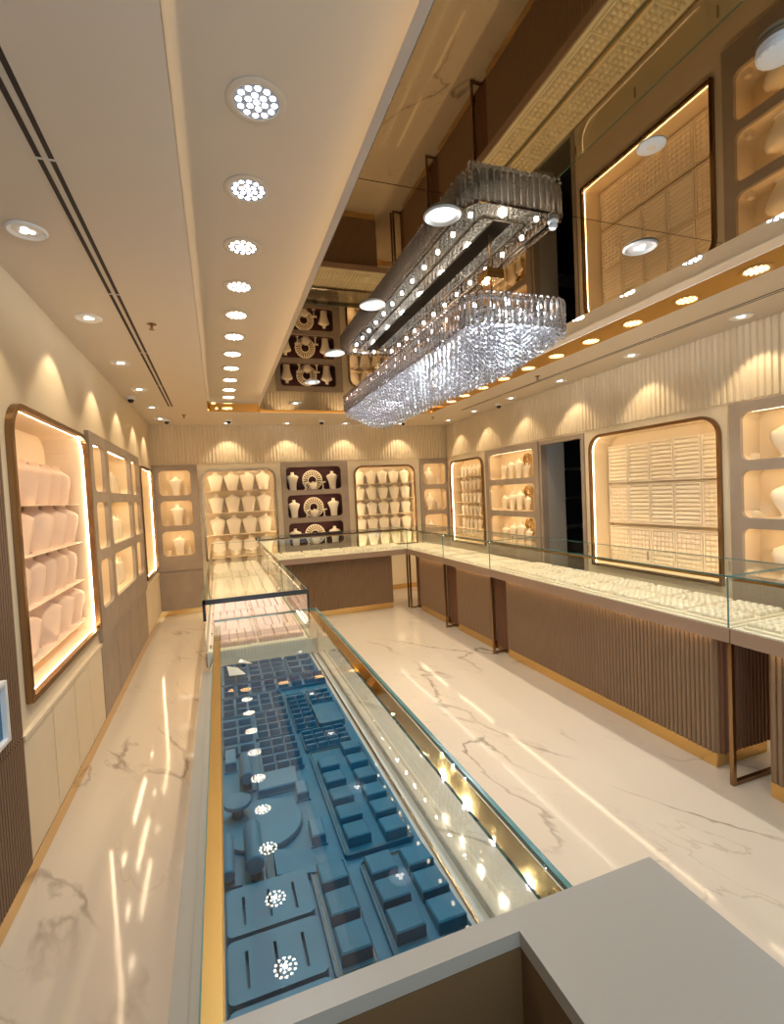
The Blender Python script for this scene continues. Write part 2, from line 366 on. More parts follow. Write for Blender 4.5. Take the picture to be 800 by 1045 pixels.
# horizontal grooves on the back boards of the bust niches
def slats(key, W, depth):
    u0, u1, v0, v1, r = NICHES[key]
    t = [o for o in bpy.data.objects if o.name.startswith('display_niche') and (o.location - Vector(W((u0 + u1) / 2, v0, 0))).length < .01][0]
    mb = MB(); z = v0 + .05
    while z < v1 - .10:
        wbox(mb, W, u0 + .06, u1 - .06, z, z + .018, depth - .008, depth); z += .036
    mb.build('slat_board', m_cell, t)
slats('B1', WB, .24); slats('B2', WB, .24)

# ---------------------------------------------------------------- taupe display panels with cells
def panel(key, W, label, zb=.662, lin=m_cell, depth=.20, strip=True, cov=.0):
    u0, u1, cols = PANELS[key]
    t = thing('display_panel', label, 'display panel', W((u0 + u1) / 2, zb, 0))  # wall display panel with recessed compartments, not shelving
    holes = [rloop(a, b, z0, z1, .06) for a, b in cols for z0, z1 in ROWS]
    mb = MB(); plate(mb, W, rect(u0, u1, zb, 2.215), holes, -.03, 0.0); mb.build('face_panel', m_taupe, t)
    for a, b in cols:
        for z0, z1 in ROWS:
            lp = rloop(a - .010, b + .010, z0 - .002, z1 + .010, .068)
            mb = MB(); shell(mb, W, lp, 0.0, depth, True); c = mb.build('compartment', lin, t)
            mb = MB(); wbox(mb, W, a + .06, b - .06, z1 + .002, z1 + .008, .002, .022); mb.build('light_strip', e_cell, c)
    return t
panel('L', WL, 'taupe panel with nine rounded lit compartments on the left wall')
panel('BL', WB, 'narrow taupe panel with three lit compartments in the back left corner')
panel('BM', WB, 'taupe panel with three dark maroon compartments in the middle of back wall', lin=m_dark)
panel('BR', WB, 'narrow taupe panel with three lit compartments at the back right corner')
panel('RA', WR, 'taupe panel with three wide lit compartments on right wall left of the doorway')
panel('RB', WR, 'taupe panel with three lit compartments cut by the right edge of view')

# ---------------------------------------------------------------- busts
def bust_mb(kind, w_=1, h=1, dpt=.45):
    P = {'shield': [(0, .29), (.03, .31), (.30, .37), (.55, .45), (.68, .50), (.75, .475), (.81, .36), (.85, .22), (.89, .15), (.94, .13), (1, .14)],
         'drape': [(0, .25), (.04, .27), (.30, .36), (.52, .45), (.66, .50), (.73, .495), (.80, .41), (.86, .28), (.90, .19), (.95, .155), (1, .16)],
         'torso': [(0, .27), (.03, .29), (.20, .29), (.40, .33), (.58, .42), (.70, .50), (.76, .485), (.81, .36), (.845, .19), (.89, .135), (.97, .135), (1, .14)],
         'vase': [(0, .22), (.02, .26), (.06, .20), (.15, .26), (.35, .42), (.55, .5), (.68, .47), (.76, .30), (.82, .16), (.92, .13), (1, .15)]}[kind]
    mb = MB(); rings = []
    for z, r in P:
        d = dpt * (r ** .8) * .62 if z < .8 else min(r * .9, dpt * (r ** .8) * .62 + .02)
        if kind == 'drape': d = .17 * (r / .5) ** .7
        lean = -.10 * (z - .0) * (1 if z < .7 else .7 / z) * .0
        ring_ = []
        for i in range(20):
            a = 2 * PI * i / 20; c, s_ = math.cos(a), math.sin(a)
            e = .75
            ring_.append((w_ * r * math.copysign(abs(c) ** e, c), w_ * (d * math.copysign(abs(s_) ** e, s_)) + .08 * w_ * (1 if z > .6 else z), h * z))
        rings.append(ring_)
    return mb.loft(rings)
busts = {}
def bust(kind, W, u, v, d, w_, h, face, label, group, material=None, base=False, cat='necklace bust'):
    key = (kind, round(w_, 3), round(h, 3), (material or m_bust).name, base)
    loc = W(u, v, d)
    if key not in busts:
        if base:
            o = thing('necklace_bust', label, cat, loc, face, group, world=False)
            bust_mb(kind, w_, h).build('bust_form', material or m_bust, o, smooth=True)
            MB().cbox(-.22 * w_, .22 * w_, -.12 * w_, .2 * w_, -.0, .008, .002).build('foot_plate', material or m_bust, o)
        else:
            o = bust_mb(kind, w_, h).build('necklace_bust', material or m_bust, smooth=True); o.location = loc; o.rotation_euler = (0, 0, face); tag(o, label, cat, group)
        busts[key] = o; return o
    return dup(busts[key], loc, face, label, group)
FB, FL, FR = 0, PI / 2, -PI / 2
R4 = ['top row', 'second row', 'third row', 'lowest row']; R5 = ['top row', 'second row', 'third row', 'fourth row', 'lowest row']
N4 = ['leftmost', 'second from the left', 'second from the right', 'rightmost']
N5 = ['leftmost', 'second from left', 'middle one', 'second from right', 'rightmost']
for r, z in enumerate([1.815, 1.475, 1.135, .80]):
    for c, x in enumerate([-.03, .21, .445, .68]):
        bright = r == 1 and c in (1, 2)
        bust('shield', WB, x, z, .15, .232, .29, FB, f"cream necklace bust in the back wall's left arched niche, {R4[r]}, {N4[c]}", 'busts in the left arched niche of the back wall', base=bright)
for r, z in enumerate([1.83, 1.565, 1.30, 1.03, .775]):
    for c in range(5):
        bust('shield', WB, 2.27 + .205 * c, z, .15, .202, .238, FB, f"cream necklace bust in the back wall's right arched niche, {R5[r]}, {N5[c]}", 'busts in the right arched niche of the back wall')
for r, z in enumerate([1.875, 1.655, 1.44, 1.22, 1.0]):
    for c in range(5):
        bust('torso', WR, 7.52 - .135 * c - .02, z, .14, .14, .185, FR, f"small cream bust in the right wall's narrow niche, {R5[r]}, {['nearest the corner','second from the corner','middle one','second from the doorway side','nearest the doorway'][c]}", 'small busts in the narrow niche of the right wall')
# blush busts, left wall niche: rows of four-in-a-rank and rows of larger turned ones
yy = {0: [2.95, 3.2, 3.42, 3.62, 3.82], 1: [3.0, 3.33, 3.60, 3.86], 2: [2.98, 3.2, 3.42, 3.64, 3.85], 3: [3.0, 3.36, 3.62, 3.88], 4: [3.05, 3.35, 3.62, 3.88]}
for r, z in enumerate([1.68, 1.41, 1.14, .86, .765]):
    if r == 4: continue
    for c, y in enumerate(yy[r]):
        big = r in (1, 3); n = len(yy[r])
        w_, h = (.285, .265) if big else (.235, .255)
        pos = ['nearest the near end', 'second from the near end', 'third from the near end', 'fourth from the near end', 'farthest of the five'][c] if c < 4 or n == 5 else ''
        if c == n - 1: pos = f'farthest of the {["","","","","four","five"][n]}'
        bust('drape', WL, y, z, .115, w_, h, FL - (.50 if big else .42), f"blush necklace bust in the left wall niche, {R4[r] if r else 'top row'}, {pos}", 'blush busts in the left wall niche', m_bustp, base=big)
# a bottom rank standing on the niche floor
for c, y in enumerate([3.05, 3.38, 3.66, 3.90]):
    pass
for (key, cx) in (('BL', -.585), ):
    for r, z in enumerate([1.772, 1.327, .882]):
        bust('torso', WB, cx, z, .09, .19 if r != 1 else .20, .29 if r != 1 else .31, FB, f"cream bust in the back left corner panel, {['top','middle','lower'][r]} compartment", 'busts in the back left corner panel')
        for s, nm in ((-1, 'left'), (1, 'right')):
            mb = MB(); mb.box(-.02, .02, -.015, .015, 0, .07 if s < 0 else .10); mb.lathe([(.022, .0), (.022, .006)], (0, 0, .07 if s < 0 else .10), 12)
            o = mb.build('jewellery_stand', m_bust); o.location = WB(cx + s * .14, z, .07)
            tag(o, f"tiny cream stand {nm} of the bust in the back left corner panel, {['top','middle','lower'][r]} compartment", 'display stand', 'tiny stands in the back left corner panel')
for r, z in enumerate([1.772, 1.327, .882]):
    bust('vase', WB, 3.53, z, .09, .17, .30 if r != 2 else .27, FB, f"cream bust in the back right corner panel, {['top','middle','lower'][r]} compartment", 'busts in the back right corner panel', base=r == 1)
    o = MB().box(-.03, .03, -.02, .02, 0, .13).build('jewellery_block', m_bust); o.location = WB(3.70, z, .10)
    tag(o, f"plain cream block beside the bust in the back right corner panel, {['top','middle','lower'][r]} compartment", 'display block', 'blocks in the back right corner panel')
# maroon compartments: two busts, a fan ornament with a low bust, two T stands each
for r, z in enumerate([1.772, 1.327, .882]):
    rn = ['top', 'middle', 'lower'][r]
    for s, x in (('left', 1.14), ('right', 1.79)):
        bust('torso', WB, x, z, .09, .19, .29 if r < 2 else .27, FB, f"cream bust at the {s} side of the maroon panel's {rn} compartment", 'busts in the maroon compartments', base=True)
    t = thing('fan_ornament', f"round lace-like cream fan standing at the back of the maroon {rn} compartment", 'ornament', WB(1.465, z, .13), 0, 'fan ornaments in the maroon compartments', world=False)
    mb = MB(); mb.add([], []); WW = lambda u, v, d: (u, d, v)
    circ = lambda R, n=36: [(R * math.cos(2 * PI * i / n), .155 + R * math.sin(2 * PI * i / n)) for i in range(n)]
    ring(mb, WW, circ(.165), circ(.150), -.006, .006); ring(mb, WW, circ(.075), circ(.062), -.006, .006); mb.build('rim', m_bust, t)
    mb = MB()
    for k in range(22):
        a = 2 * PI * k / 22; ca, sa = math.cos(a), math.sin(a)
        q = [(.07, -.004), (.15, -.013), (.15, .013), (.07, .004)]
        P_ = [(rr * ca - tt * sa, .155 + rr * sa + tt * ca) for rr, tt in q]
        mb.add([(a_, -.004, b_) for a_, b_ in P_] + [(a_, .004, b_) for a_, b_ in P_], [(0, 1, 2, 3), (7, 6, 5, 4), (0, 4, 5, 1), (1, 5, 6, 2), (2, 6, 7, 3), (3, 7, 4, 0)])
    mb.build('fan_blades', m_cell, t)
    if r == 0: FAN = t
    bust('shield', WB, 1.465, z, .055, .15, .13, FB, f"low cream bust in front of the fan in the maroon {rn} compartment", 'low busts before the fans', m_bust)
    for s, x in (('left', 1.335), ('right', 1.62)):
        mb = MB(); mb.box(-.045, .045, -.015, .015, .105, .125); mb.box(-.008, .008, -.008, .008, .006, .105); mb.box(-.025, .025, -.02, .02, 0, .006)
        o = mb.build('tee_stand', m_bust); o.location = WB(x, z, .05)
        tag(o, f"small cream T-shaped stand {s} of the low bust, maroon {rn} compartment", 'display stand', 'T stands in the maroon compartments')
# wide compartments on the right wall: three slim busts, a round gold stand
for r, z in enumerate([1.772, 1.327, .882]):
    rn = ['top', 'middle', 'lower'][r]
    for c, (y, w_, h) in enumerate([(6.12, .17, .22), (5.93, .17, .26), (5.74, .19, .28), (5.56, .15, .20)]):
        bust('torso', WR, y, z, .08, w_, h, FR, f"cream bust in the {rn} compartment left of the doorway, {N4[c]}", 'busts in the wide compartments left of the doorway')
    t = thing('ring_ornament', f"round gold filigree ornament behind busts, {rn} compartment left of the doorway", 'ornament', WR(5.63, z, .15), FR, 'gold filigree ornaments', world=False)
    mb = MB(); circ = lambda R, n=28: [(R * math.cos(2 * PI * i / n), .25 + R * math.sin(2 * PI * i / n)) for i in range(n)]
    ring(mb, WW, circ(.085), circ(.072), -.012, .012); mb.build('rim', m_brass, t)
    mb = MB()
    for k in range(10):
        a = 2 * PI * k / 10; mb.lathe([(.013, -.006), (.013, .006)], (.045 * math.cos(a), 0, .25 + .045 * math.sin(a)), 8, 'y')
    mb.box(-.006, .006, -.005, .005, 0, .17); mb.box(-.04, .04, -.015, .015, 0, .006); mb.build('stand', m_brass, t)
    bust('vase', WR, 2.36, z, .10, .30, .30, FR, f"cream vase-shaped bust in the far right panel, {rn} compartment", 'busts in the far right panel', base=True)
    o = MB().cbox(-.025, .025, -.02, .02, 0, .05, .004).build('ring_box', m_cell); o.location = WR(2.575, z, .05)
    tag(o, f"tiny cream ring box beside the vase-shaped bust, far right panel, {rn} compartment", 'ring box', 'ring boxes in the far right panel')
# left wall wide cells hold small ranks of busts
for r, z in enumerate([1.772, 1.327, .882]):
    for c, y in enumerate([5.08, 5.22, 5.36]):
        bust('torso', WL, y + .24 + .03 * c, z, .09, .19, [.24, .27, .28][r] - .02 * c, FL, f"pale bust in the left wall panel's middle column, {['top','middle','lower'][r]} compartment, {['nearest','second','farthest'][c]} in its rank", 'busts in the nine-compartment panel', m_bust)
# jewellery boards in the big right niche
BC = [4.235, 3.965, 3.695, 3.425, 3.145, 2.86]
for s, (z0, z1) in enumerate([(1.645, 2.05), (1.215, 1.615), (.80, 1.165)]):
    for c in range(5):
        w_ = BC[c] - BC[c + 1] - .012; h = z1 - z0
        if s == 0: h = .395
        t = thing('jewellery_board', f"cream jewellery board of {'small square pads' if s == 2 else 'soft bars'}, {['top','middle','bottom'][s]} tier of the wide niche, {N5[c]}", 'jewellery board',
                  WR(BC[c] - w_ / 2 - .006, z0, .235), FR, 'jewellery boards in the wide niche', world=False)
        mb = MB(); ring(mb, WW, rect(-w_ / 2, w_ / 2, 0, h), rect(-w_ / 2 + .012, w_ / 2 - .012, .012, h - .012), -.03, .0); mb.build('rim', m_bust, t)
        mb = MB(); mb.box(-w_ / 2 + .01, w_ / 2 - .01, -.012, 0, .01, h - .01); mb.build('backing', m_cell, t)
        nr = 9 if s < 2 else 7
        for k in range(nr):
            z = .018 + (h - .036) * k / nr; dz = (h - .036) / nr
            if s < 2 and c not in (0, 4) or s == 0:
                MB().cbox(-w_ / 2 + .016, w_ / 2 - .016, -.030, -.012, z + .004, z + dz - .008, .008).build('ring_bar', m_bust, t)
            else:
                mb = MB()
                for q in range(5):
                    x = -w_ / 2 + .018 + (w_ - .036) * q / 5; mb = MB(); mb.cbox(x + .003, x + (w_ - .036) / 5 - .003, -.03, -.012, z + .005, z + dz - .006, .008); mb.build('pad', m_bust, t)

# ---------------------------------------------------------------- showcases
def fluted(mb, x0, x1, y0, y1, z0, z1, pitch=.030, sides=('x0', 'y0')):
    """box whose x0 (customer) face and y0 face carry half-round ribs"""
    pts = []
    def run(ax, ay, bx, by, nx, ny):
        L = math.hypot(bx - ax, by - ay); n = max(1, round(L / pitch)); tx, ty = (bx - ax) / L, (by - ay) / L
        for k in range(n):
            for q in range(7):
                a = PI * q / 6; s = (k + .5 - .44 * math.cos(a)) * L / n; h = .013 * math.sin(a)
                pts.append((ax + tx * s + nx * h, ay + ty * s + ny * h))
    cor = {'y0': ((x1, y0), (x0, y0), (0, -1)), 'x0': ((x0, y0), (x0, y1), (-1, 0)), 'y1': ((x0, y1), (x1, y1), (0, 1)), 'x1': ((x1, y1), (x1, y0), (1, 0))}
    for k in ('y0', 'x0', 'y1', 'x1'):
        a, b, n = cor[k]
        if k in sides: run(*a, *b, *n)
        else: pts.append(a); 
    n = len(pts)
    mb.add([(x, y, z0) for x, y in pts] + [(x, y, z1) for x, y in pts], [(i, (i + 1) % n, n + (i + 1) % n, n + i) for i in range(n)])
    tr = tessellate_polygon([[Vector((a, b, 0)) for a, b in pts]])
    mb.add([(x, y, z1) for x, y in pts], [tuple(q) for q in tr])
def case(label, x0, x1, y0, y1, zd=.85, zt=1.13, deck=.08, front='x0', glass_ends=(), body=None, bsides=('x0', 'y0', 'y1'), plinth=True, rail=False, framed=None, leds=True, posts=()):
    t = thing('jewellery_showcase', label, 'showcase', ((x0 + x1) / 2, (y0 + y1) / 2, 0))
    g = .008
    dk = MB().box(x0, x1, y0, y1, zd - deck, zd - .006).build('deck', m_deck, t)
    MB().box(x0 + .012, x1 - .012, y0 + .003, y1 - .003, zd - .006, zd).build('deck_lining', m_decktop, dk)
    mb = MB(); ring(mb, WZ, rect(x0, x1, y0, y1), rect(x0 + .006, x1 - .006, y0 + .0061, y1 - .0061), zt - g, zt); mb.build('glass_edge', m_edge, t)
    MB().add([(x0 + .006, y0 + .006, zt - .001), (x1 - .006, y0 + .006, zt - .001), (x1 - .006, y1 - .006, zt - .001), (x0 + .006, y1 - .006, zt - .001)], [(0, 1, 2, 3)]).build('glass_top', m_glass, t)
    faces = {'x0': [(x0 + .004, y0, 0), (x0 + .004, y1, 0)], 'x1': [(x1 - .004, y0, 0), (x1 - .004, y1, 0)], 'y0': [(x0, y0 + .004, 0), (x1, y0 + .004, 0)], 'y1': [(x0, y1 - .004, 0), (x1, y1 - .004, 0)]}
    for k in glass_ends:
        (ax, ay, _), (bx, by, _) = faces[k]
        MB().add([(ax, ay, zd), (bx, by, zd), (bx, by, zt - g), (ax, ay, zt - g)], [(0, 1, 2, 3)]).build('glass_side', m_glass, t)
    for px_, py_ in posts:
        MB().box(px_, px_ + .007, py_ - .003, py_ + .003, zd, zt - g).build('glass_joint', m_edge, t)
    if body:
        bx0, bx1, by0, by1 = body
        mb = MB(); fluted(mb, bx0, bx1, by0, by1, .082, zd - deck, sides=bsides); mb.build('cabinet_body', m_flute, t, smooth=True)
        if plinth: MB().box(bx0 - .004, bx1, by0 - .004, by1 + .004, 0, .082).build('plinth', m_base, t)
        if front == 'x0': MB().box(bx0 - .045, bx0 - .030, by0, by1, zd - deck - .006, zd - deck - .0005).build('kick_light', e_kick, t)
    if leds:
        if front == 'x0': MB().box(x0 + .016, x0 + .028, y0 + .03, y1 - .03, zt - .020, zt - .014).build('light_strip', e_case, t)
        else:
            MB().box(x0 + .03, x1 - .03, y0 + .016, y0 + .028, zt - .020, zt - .014).build('light_strip', e_case, t)
            MB().box(x0 + .03, x1 - .03, y0 + .010, y0 + .034, zt - .0135, zt - .009).box(x0 + .03, x1 - .03, y0 + .010, y0 + .014, zt - .024, zt - .0135).build('light_rail', m_gold, t)
        if front == 'x0':
            MB().box(x0 + .008, x0 + .034, y0 + .02, y1 - .02, zt - .0135, zt - .009).box(x0 + .008, x0 + .012, y0 + .02, y1 - .02, zt - .024, zt - .0135).build('light_rail', m_gold, t)
    return t
X0, X1 = 2.50, 3.06
S = [('fluted brown showcase with glass top at the right edge of view', .55, 1.797, (2.585, 3.0, .55, 1.655)),
     ('longest fluted brown showcase with white ring trays along the right aisle', 1.803, 4.197, (2.585, 3.0, 1.95, 4.05)),
     ('right-hand showcase of flat trays beyond the longest one, facing the wide compartments', 4.203, 5.262, (2.585, 3.0, 4.33, 5.10)),
     ('right-hand showcase in the far corner joining the back showcase', 5.268, 7.02, (2.585, 3.0, 5.40, 6.22))]
RC = []
for i, (lb, a, b, bd) in enumerate(S):
    ends = ['x0', 'x1'] + (['y1'] if i == 3 else [])
    po = [(X0, a)] if i else []
    t = case(lb, X0, X1, a, b, glass_ends=ends, body=bd, posts=[(X0, a + .004)] + ([(X0, 6.45)] if i == 3 else []))
    y = a + .35
    while y < b - .1:
        MB().box(X1 - .05, X1 - .044, y, y + .012, 1.05, 1.12).build('hanging_bracket', m_bronze, t); y += .62
    RC.append(t)
def leg_loop(x, y, label, w_=.40, s=.022):
    t = thing('leg_frame', label, 'leg frame', (x, y, 0), 0, 'metal leg frames under the showcases', world=False)
    MB().box(0, s, -s / 2, s / 2, 0, .768).build('post', m_bronze, t); MB().box(w_ - s, w_, -s / 2, s / 2, 0, .768).build('post', m_bronze, t)
    MB().box(s, w_ - s, -s / 2, s / 2, 0, s).build('foot_bar', m_bronze, t)
    return t
for y, nm in ((1.80, 'nearest'), (4.19, 'between the longest showcase and the next'), (5.255, 'between the two far right showcases'), (6.40, 'at the far inner corner of the showcases')):
    leg_loop(2.495, y, f'bronze rectangular leg frame under the right showcases, {nm}')
for (y, a, b, z) in ((4.19, 4.065, 4.315, 0), (5.255, 5.115, 5.385, 0), (6.33, 6.235, 6.43, 0)):
    t = thing('support_column', f"dark umber ribbed column under the right showcases, {['nearest of three','middle of three','farthest of three'][[4.19,5.255,6.33].index(y)]}", 'column', (2.66, y, 0), 0, 'dark ribbed columns under the showcases')
    mb = MB(); fluted(mb, 2.625, 2.72, a, b, .04, .768, sides=('x0', 'y0')); mb.build('ribbed_shaft', m_fluted, t, smooth=True)
    MB().box(2.615, 2.73, a - .002, b + .002, 0, .04).build('shoe', m_bronze, t)
# near body's visible end is lined with umber ribs
mb = MB(); fluted(mb, 2.60, 3.0, 1.930, 1.944, .085, .768, sides=('y0',)); mb.build('end_lining', m_fluted, RC[1], smooth=True)
# back showcase, facing the camera
BX0, BX1, BY0, BY1 = .452, 2.494, 6.45, 7.02
tb = case('fluted brown showcase with glass top standing across the back of the shop', BX0, BX1, BY0, BY1, front='y0', glass_ends=['y0', 'y1'], body=(.60, 2.285, 6.555, 6.95), bsides=('y0', 'x1'))
MB().box(BX0, BX1, BY0 - .004, BY0 + .008, 1.122, 1.134).build('top_rail', m_dkframe, tb)
MB().box(BX0, BX1, BY1 - .02, BY1, 1.07, 1.122).build('rear_rail', m_dkframe, tb)
for x in (2.478,): MB().box(x, x + .02, 6.44, 6.46, 0, .77).build('corner_post', m_bronze, tb)
# left run, far half
LB = case('far glass showcase of the left run with blush trays and dark end frame', -.112, .447, 2.745, 6.44, glass_ends=['x0', 'x1', 'y0'], body=(-.03, .40, 2.80, 6.38), bsides=('x0', 'x1'), leds=False)
MB().box(-.112, .447, 2.735, 2.750, 1.106, 1.131).build('end_frame', m_dkframe, LB)
MB().box(-.113, -.098, 2.735, 2.755, 1.02, 1.131).build('end_frame', m_dkframe, LB)
MB().box(.439, .449, 2.735, 2.750, .98, 1.105).build('end_frame', m_dkframe, LB)
for x in (-.104, .426):
    MB().box(x, x + .010, 2.80, 6.38, 1.106, 1.112).build('light_strip', e_case, LB)
    MB().box(x - .004, x + .016, 2.76, 6.40, 1.1125, 1.117).build('light_rail', m_gold, LB)
for y in (3.95, 5.2):
    for x in (-.108, .443): MB().box(x - .003, x + .003, y - .003, y + .003, .85, 1.12).build('glass_joint', m_edge, LB)
# left run, near half with the blue trays
AX0, AX1, AY0, AY1, AZ, AT = -.104, .484, .562, 2.735, .765, 1.02
GX0 = -.060   # the staff-side glass leans in from the deck edge to the gold rail
LA = thing('jewellery_showcase', 'near glass showcase filled with blue trays, gold rails under its glass edges', 'showcase', (.19, 1.5, 0))
MB().box(AX0 - .031, AX1 + .010, AY0, AY1, .69, .757).build('deck', m_grey, LA)
MB().box(AX0 + .004, AX1 - .008, AY0, AY1 - .002, .757, .7635).build('deck_lining', m_white, LA)
MB().box(-.085, .4335, AY0 + .03, AY1 - .03, .7635, .765).build('blue_liner', m_blue, LA)
mb = MB(); fluted(mb, AX0 + .05, AX1 - .04, AY0, AY1, .082, .69, sides=('x0', 'x1')); mb.build('cabinet_body', m_flute, LA, smooth=True)
MB().box(AX0 + .05, AX1 - .04, AY0, AY1, 0, .082).build('plinth', m_base, LA)
mb = MB(); ring(mb, WZ, rect(GX0, AX1 + .004, AY0, AY1), rect(GX0 + .002, AX1 - .006, AY0 + .007, AY1 - .007), AT - .010, AT); mb.build('glass_edge', m_edge, LA)
MB().add([(GX0 + .002, AY0 + .007, AT - .001), (AX1 - .006, AY0 + .007, AT - .001), (AX1 - .006, AY1 - .007, AT - .001), (GX0 + .002, AY1 - .007, AT - .001)], [(0, 1, 2, 3)]).build('glass_top', m_glass, LA)
for x, xt in ((AX0, GX0), (AX1 - .002, AX1 - .002)): MB().add([(x, AY0, AZ - .008), (x, AY1, AZ - .008), (xt, AY1, AT - .012), (xt, AY0, AT - .012)], [(0, 1, 2, 3)]).build('glass_side', m_glass, LA)
mb = MB(); mb.box(-.058, -.032, AY0 + .02, AY1 - .12, AT - .016, AT - .004); mb.build('gold_rail', m_gold, LA)
mb = MB(); mb.box(-.0318, -.029, AY0 + .02, AY1 - .12, AT - .030, AT - .004); mb.build('rail_lip', m_brass, LA)
mb = MB(); mb.add([(AX1 - .050, AY0, AT - .006), (AX1 - .012, AY0, AT - .006), (AX1 - .012, AY1 - .02, AT - .006), (AX1 - .050, AY1 - .02, AT - .006),
                   (AX1 - .050, AY0, AT - .016), (AX1 - .012, AY0, AT - .016), (AX1 - .012, AY1 - .02, AT - .016), (AX1 - .050, AY1 - .02, AT - .016)],
                  [(0, 1, 2, 3), (7, 6, 5, 4), (0, 4, 5, 1), (1, 5, 6, 2), (2, 6, 7, 3), (3, 7, 4, 0)]); mb.build('gold_rail', m_rail2, LA)
MB().box(AX1 - .040, AX1 - .034, AY0, AY1, AZ, AZ + .008).build('glass_track', m_bronze, LA)
MB().box(AX0, AX1, AY1 - .008, AY1 - .002, AZ, .85).build('end_board', m_decktop, LA)
# grey end cabinet with an open well
EZ = 1.045; EX0, EX1, EY0, EY1 = -.30, .62, -.25, .585
EC = thing('counter_cabinet', 'grey laminate end counter with an open dark well, closest to the viewer', 'counter', (.2, .1, 0))
mb = MB(); plate(mb, WZ, rect(EX0, EX1, EY0, EY1), [rect(-.16, .352, -.05, .553)], EZ - .022, EZ); mb.build('worktop', m_grey, EC)
mb = MB(); ring(mb, WZ, rect(EX0 + .01, EX1 - .01, EY0 + .01, .558), rect(-.17, .362, -.06, .5535), 0, EZ - .0225); mb.build('cabinet_body', m_grey, EC)
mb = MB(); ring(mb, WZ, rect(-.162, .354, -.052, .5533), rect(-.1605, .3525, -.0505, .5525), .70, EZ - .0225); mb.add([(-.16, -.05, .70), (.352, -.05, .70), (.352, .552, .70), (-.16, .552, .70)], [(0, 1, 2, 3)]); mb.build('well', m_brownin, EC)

# ---------------------------------------------------------------- blue trays and rolls
def wedge(mb, x0, x1, y0, y1, z, h0, h1, c=.003):
    """cushion whose top slopes from h1 (far) down to h0 (near)"""
    f = lambda y: z + h0 + (h1 - h0) * (y - y0) / (y1 - y0)
    vs = [(x0, y0, z), (x1, y0, z), (x1, y1, z), (x0, y1, z)] + [(x0, y0, f(y0) - c), (x1, y0, f(y0) - c), (x1, y1, f(y1) - c), (x0, y1, f(y1) - c)] + \
         [(x0 + c, y0 + c, f(y0 + c)), (x1 - c, y0 + c, f(y0 + c)), (x1 - c, y1 - c, f(y1 - c)), (x0 + c, y1 - c, f(y1 - c))]
    return mb.add(vs, [(3, 2, 1, 0), (0, 1, 5, 4), (1, 2, 6, 5), (2, 3, 7, 6), (3, 0, 4, 7), (4, 5, 9, 8), (5, 6, 10, 9), (6, 7, 11, 10), (7, 4, 8, 11), (8, 9, 10, 11)])
BG = 'blue jewellery trays in the near showcase'
def blue_tray(x0, x1, y0, y1, label, pads=(), thick=.010, pm=(.027, .018), brass=False, material=None, z=AZ + .0):
    t = thing('jewellery_tray', label, 'tray', ((x0 + x1) / 2, (y0 + y1) / 2, z), 0, BG)
    mt = material or m_blue
    lp = rloop(x0, x1, y0, y1, .012, .012, 4)
    mb = MB(); plate(mb, WZ, lp, [], z, z + thick); b = mb.build('tray_base', mt, t)
    li = rloop(x0 + .003, x1 - .003, y0 + .003, y1 - .003, .009, .009, 4)
    mb = MB(); ring(mb, WZ, lp, li, z + thick, z + thick + .004); mb.build('tray_rim', mt, t)
    if brass:
        mb = MB(); ring(mb, WZ, rloop(x0 + .006, x1 - .006, y0 + .006, y1 - .006, .008, .008, 4), rloop(x0 + .0072, x1 - .0072, y0 + .0072, y1 - .0072, .007, .007, 4), z + thick, z + thick + .002); mb.build('brass_line', m_brass, t)
    for (a, b2, c, d) in pads:
        mb = MB(); wedge(mb, a, b2, c, d, z + thick + .001, *pm); mb.build('pad', mt, t)
    return t
# right-hand double column, near to far
def cols(xs, ys, w_, d): return [(x - w_ / 2, x + w_ / 2, y - d / 2, y + d / 2) for x in xs for y in ys]
blue_tray(.232, .428, .62, .775, 'blue tray half under the grey counter edge', cols([.285, .375], [.72], .06, .066))
p = cols([.305], [.895, .975, 1.055], .062, .070) + cols([.390], [.885, .965, 1.045], .062, .070)
blue_tray(.262, .428, .78, 1.095, 'blue tray of six sloping pads at the near right of the showcase', p, brass=True)
p = cols([.283], [1.185, 1.265, 1.35, 1.44, 1.525], .060, .068) + cols([.375], [1.17, 1.25, 1.33, 1.42, 1.51, 1.60], .058, .066)
blue_tray(.238, .420, 1.125, 1.640, 'long blue tray of eleven pads in two columns, right side of the showcase', p, brass=True)
p = cols([.255, .295, .335, .375], [1.675, 1.71, 1.745, 1.78], .034, .030)
blue_tray(.232, .400, 1.655, 1.800, 'blue tray with a four by four block of small pads', p, pm=(.020, .007))
p = cols([.245, .285], [1.845, 1.89, 1.935, 1.98, 2.025, 2.07, 2.115], .034, .032)
blue_tray(.225, .307, 1.815, 2.170, 'narrow blue tray of fourteen small pads beyond the four by four block', p, pm=(.022, .007))
blue_tray(.312, .415, 1.815, 2.005, 'empty plain blue tray beside the narrow pad tray', [], thick=.018)
p = cols([.335, .365, .395], [2.04, 2.09, 2.14], .026, .04)
blue_tray(.312, .415, 2.012, 2.175, 'small blue tray of nine narrow pads beyond the empty tray', p, pm=(.022, .010))
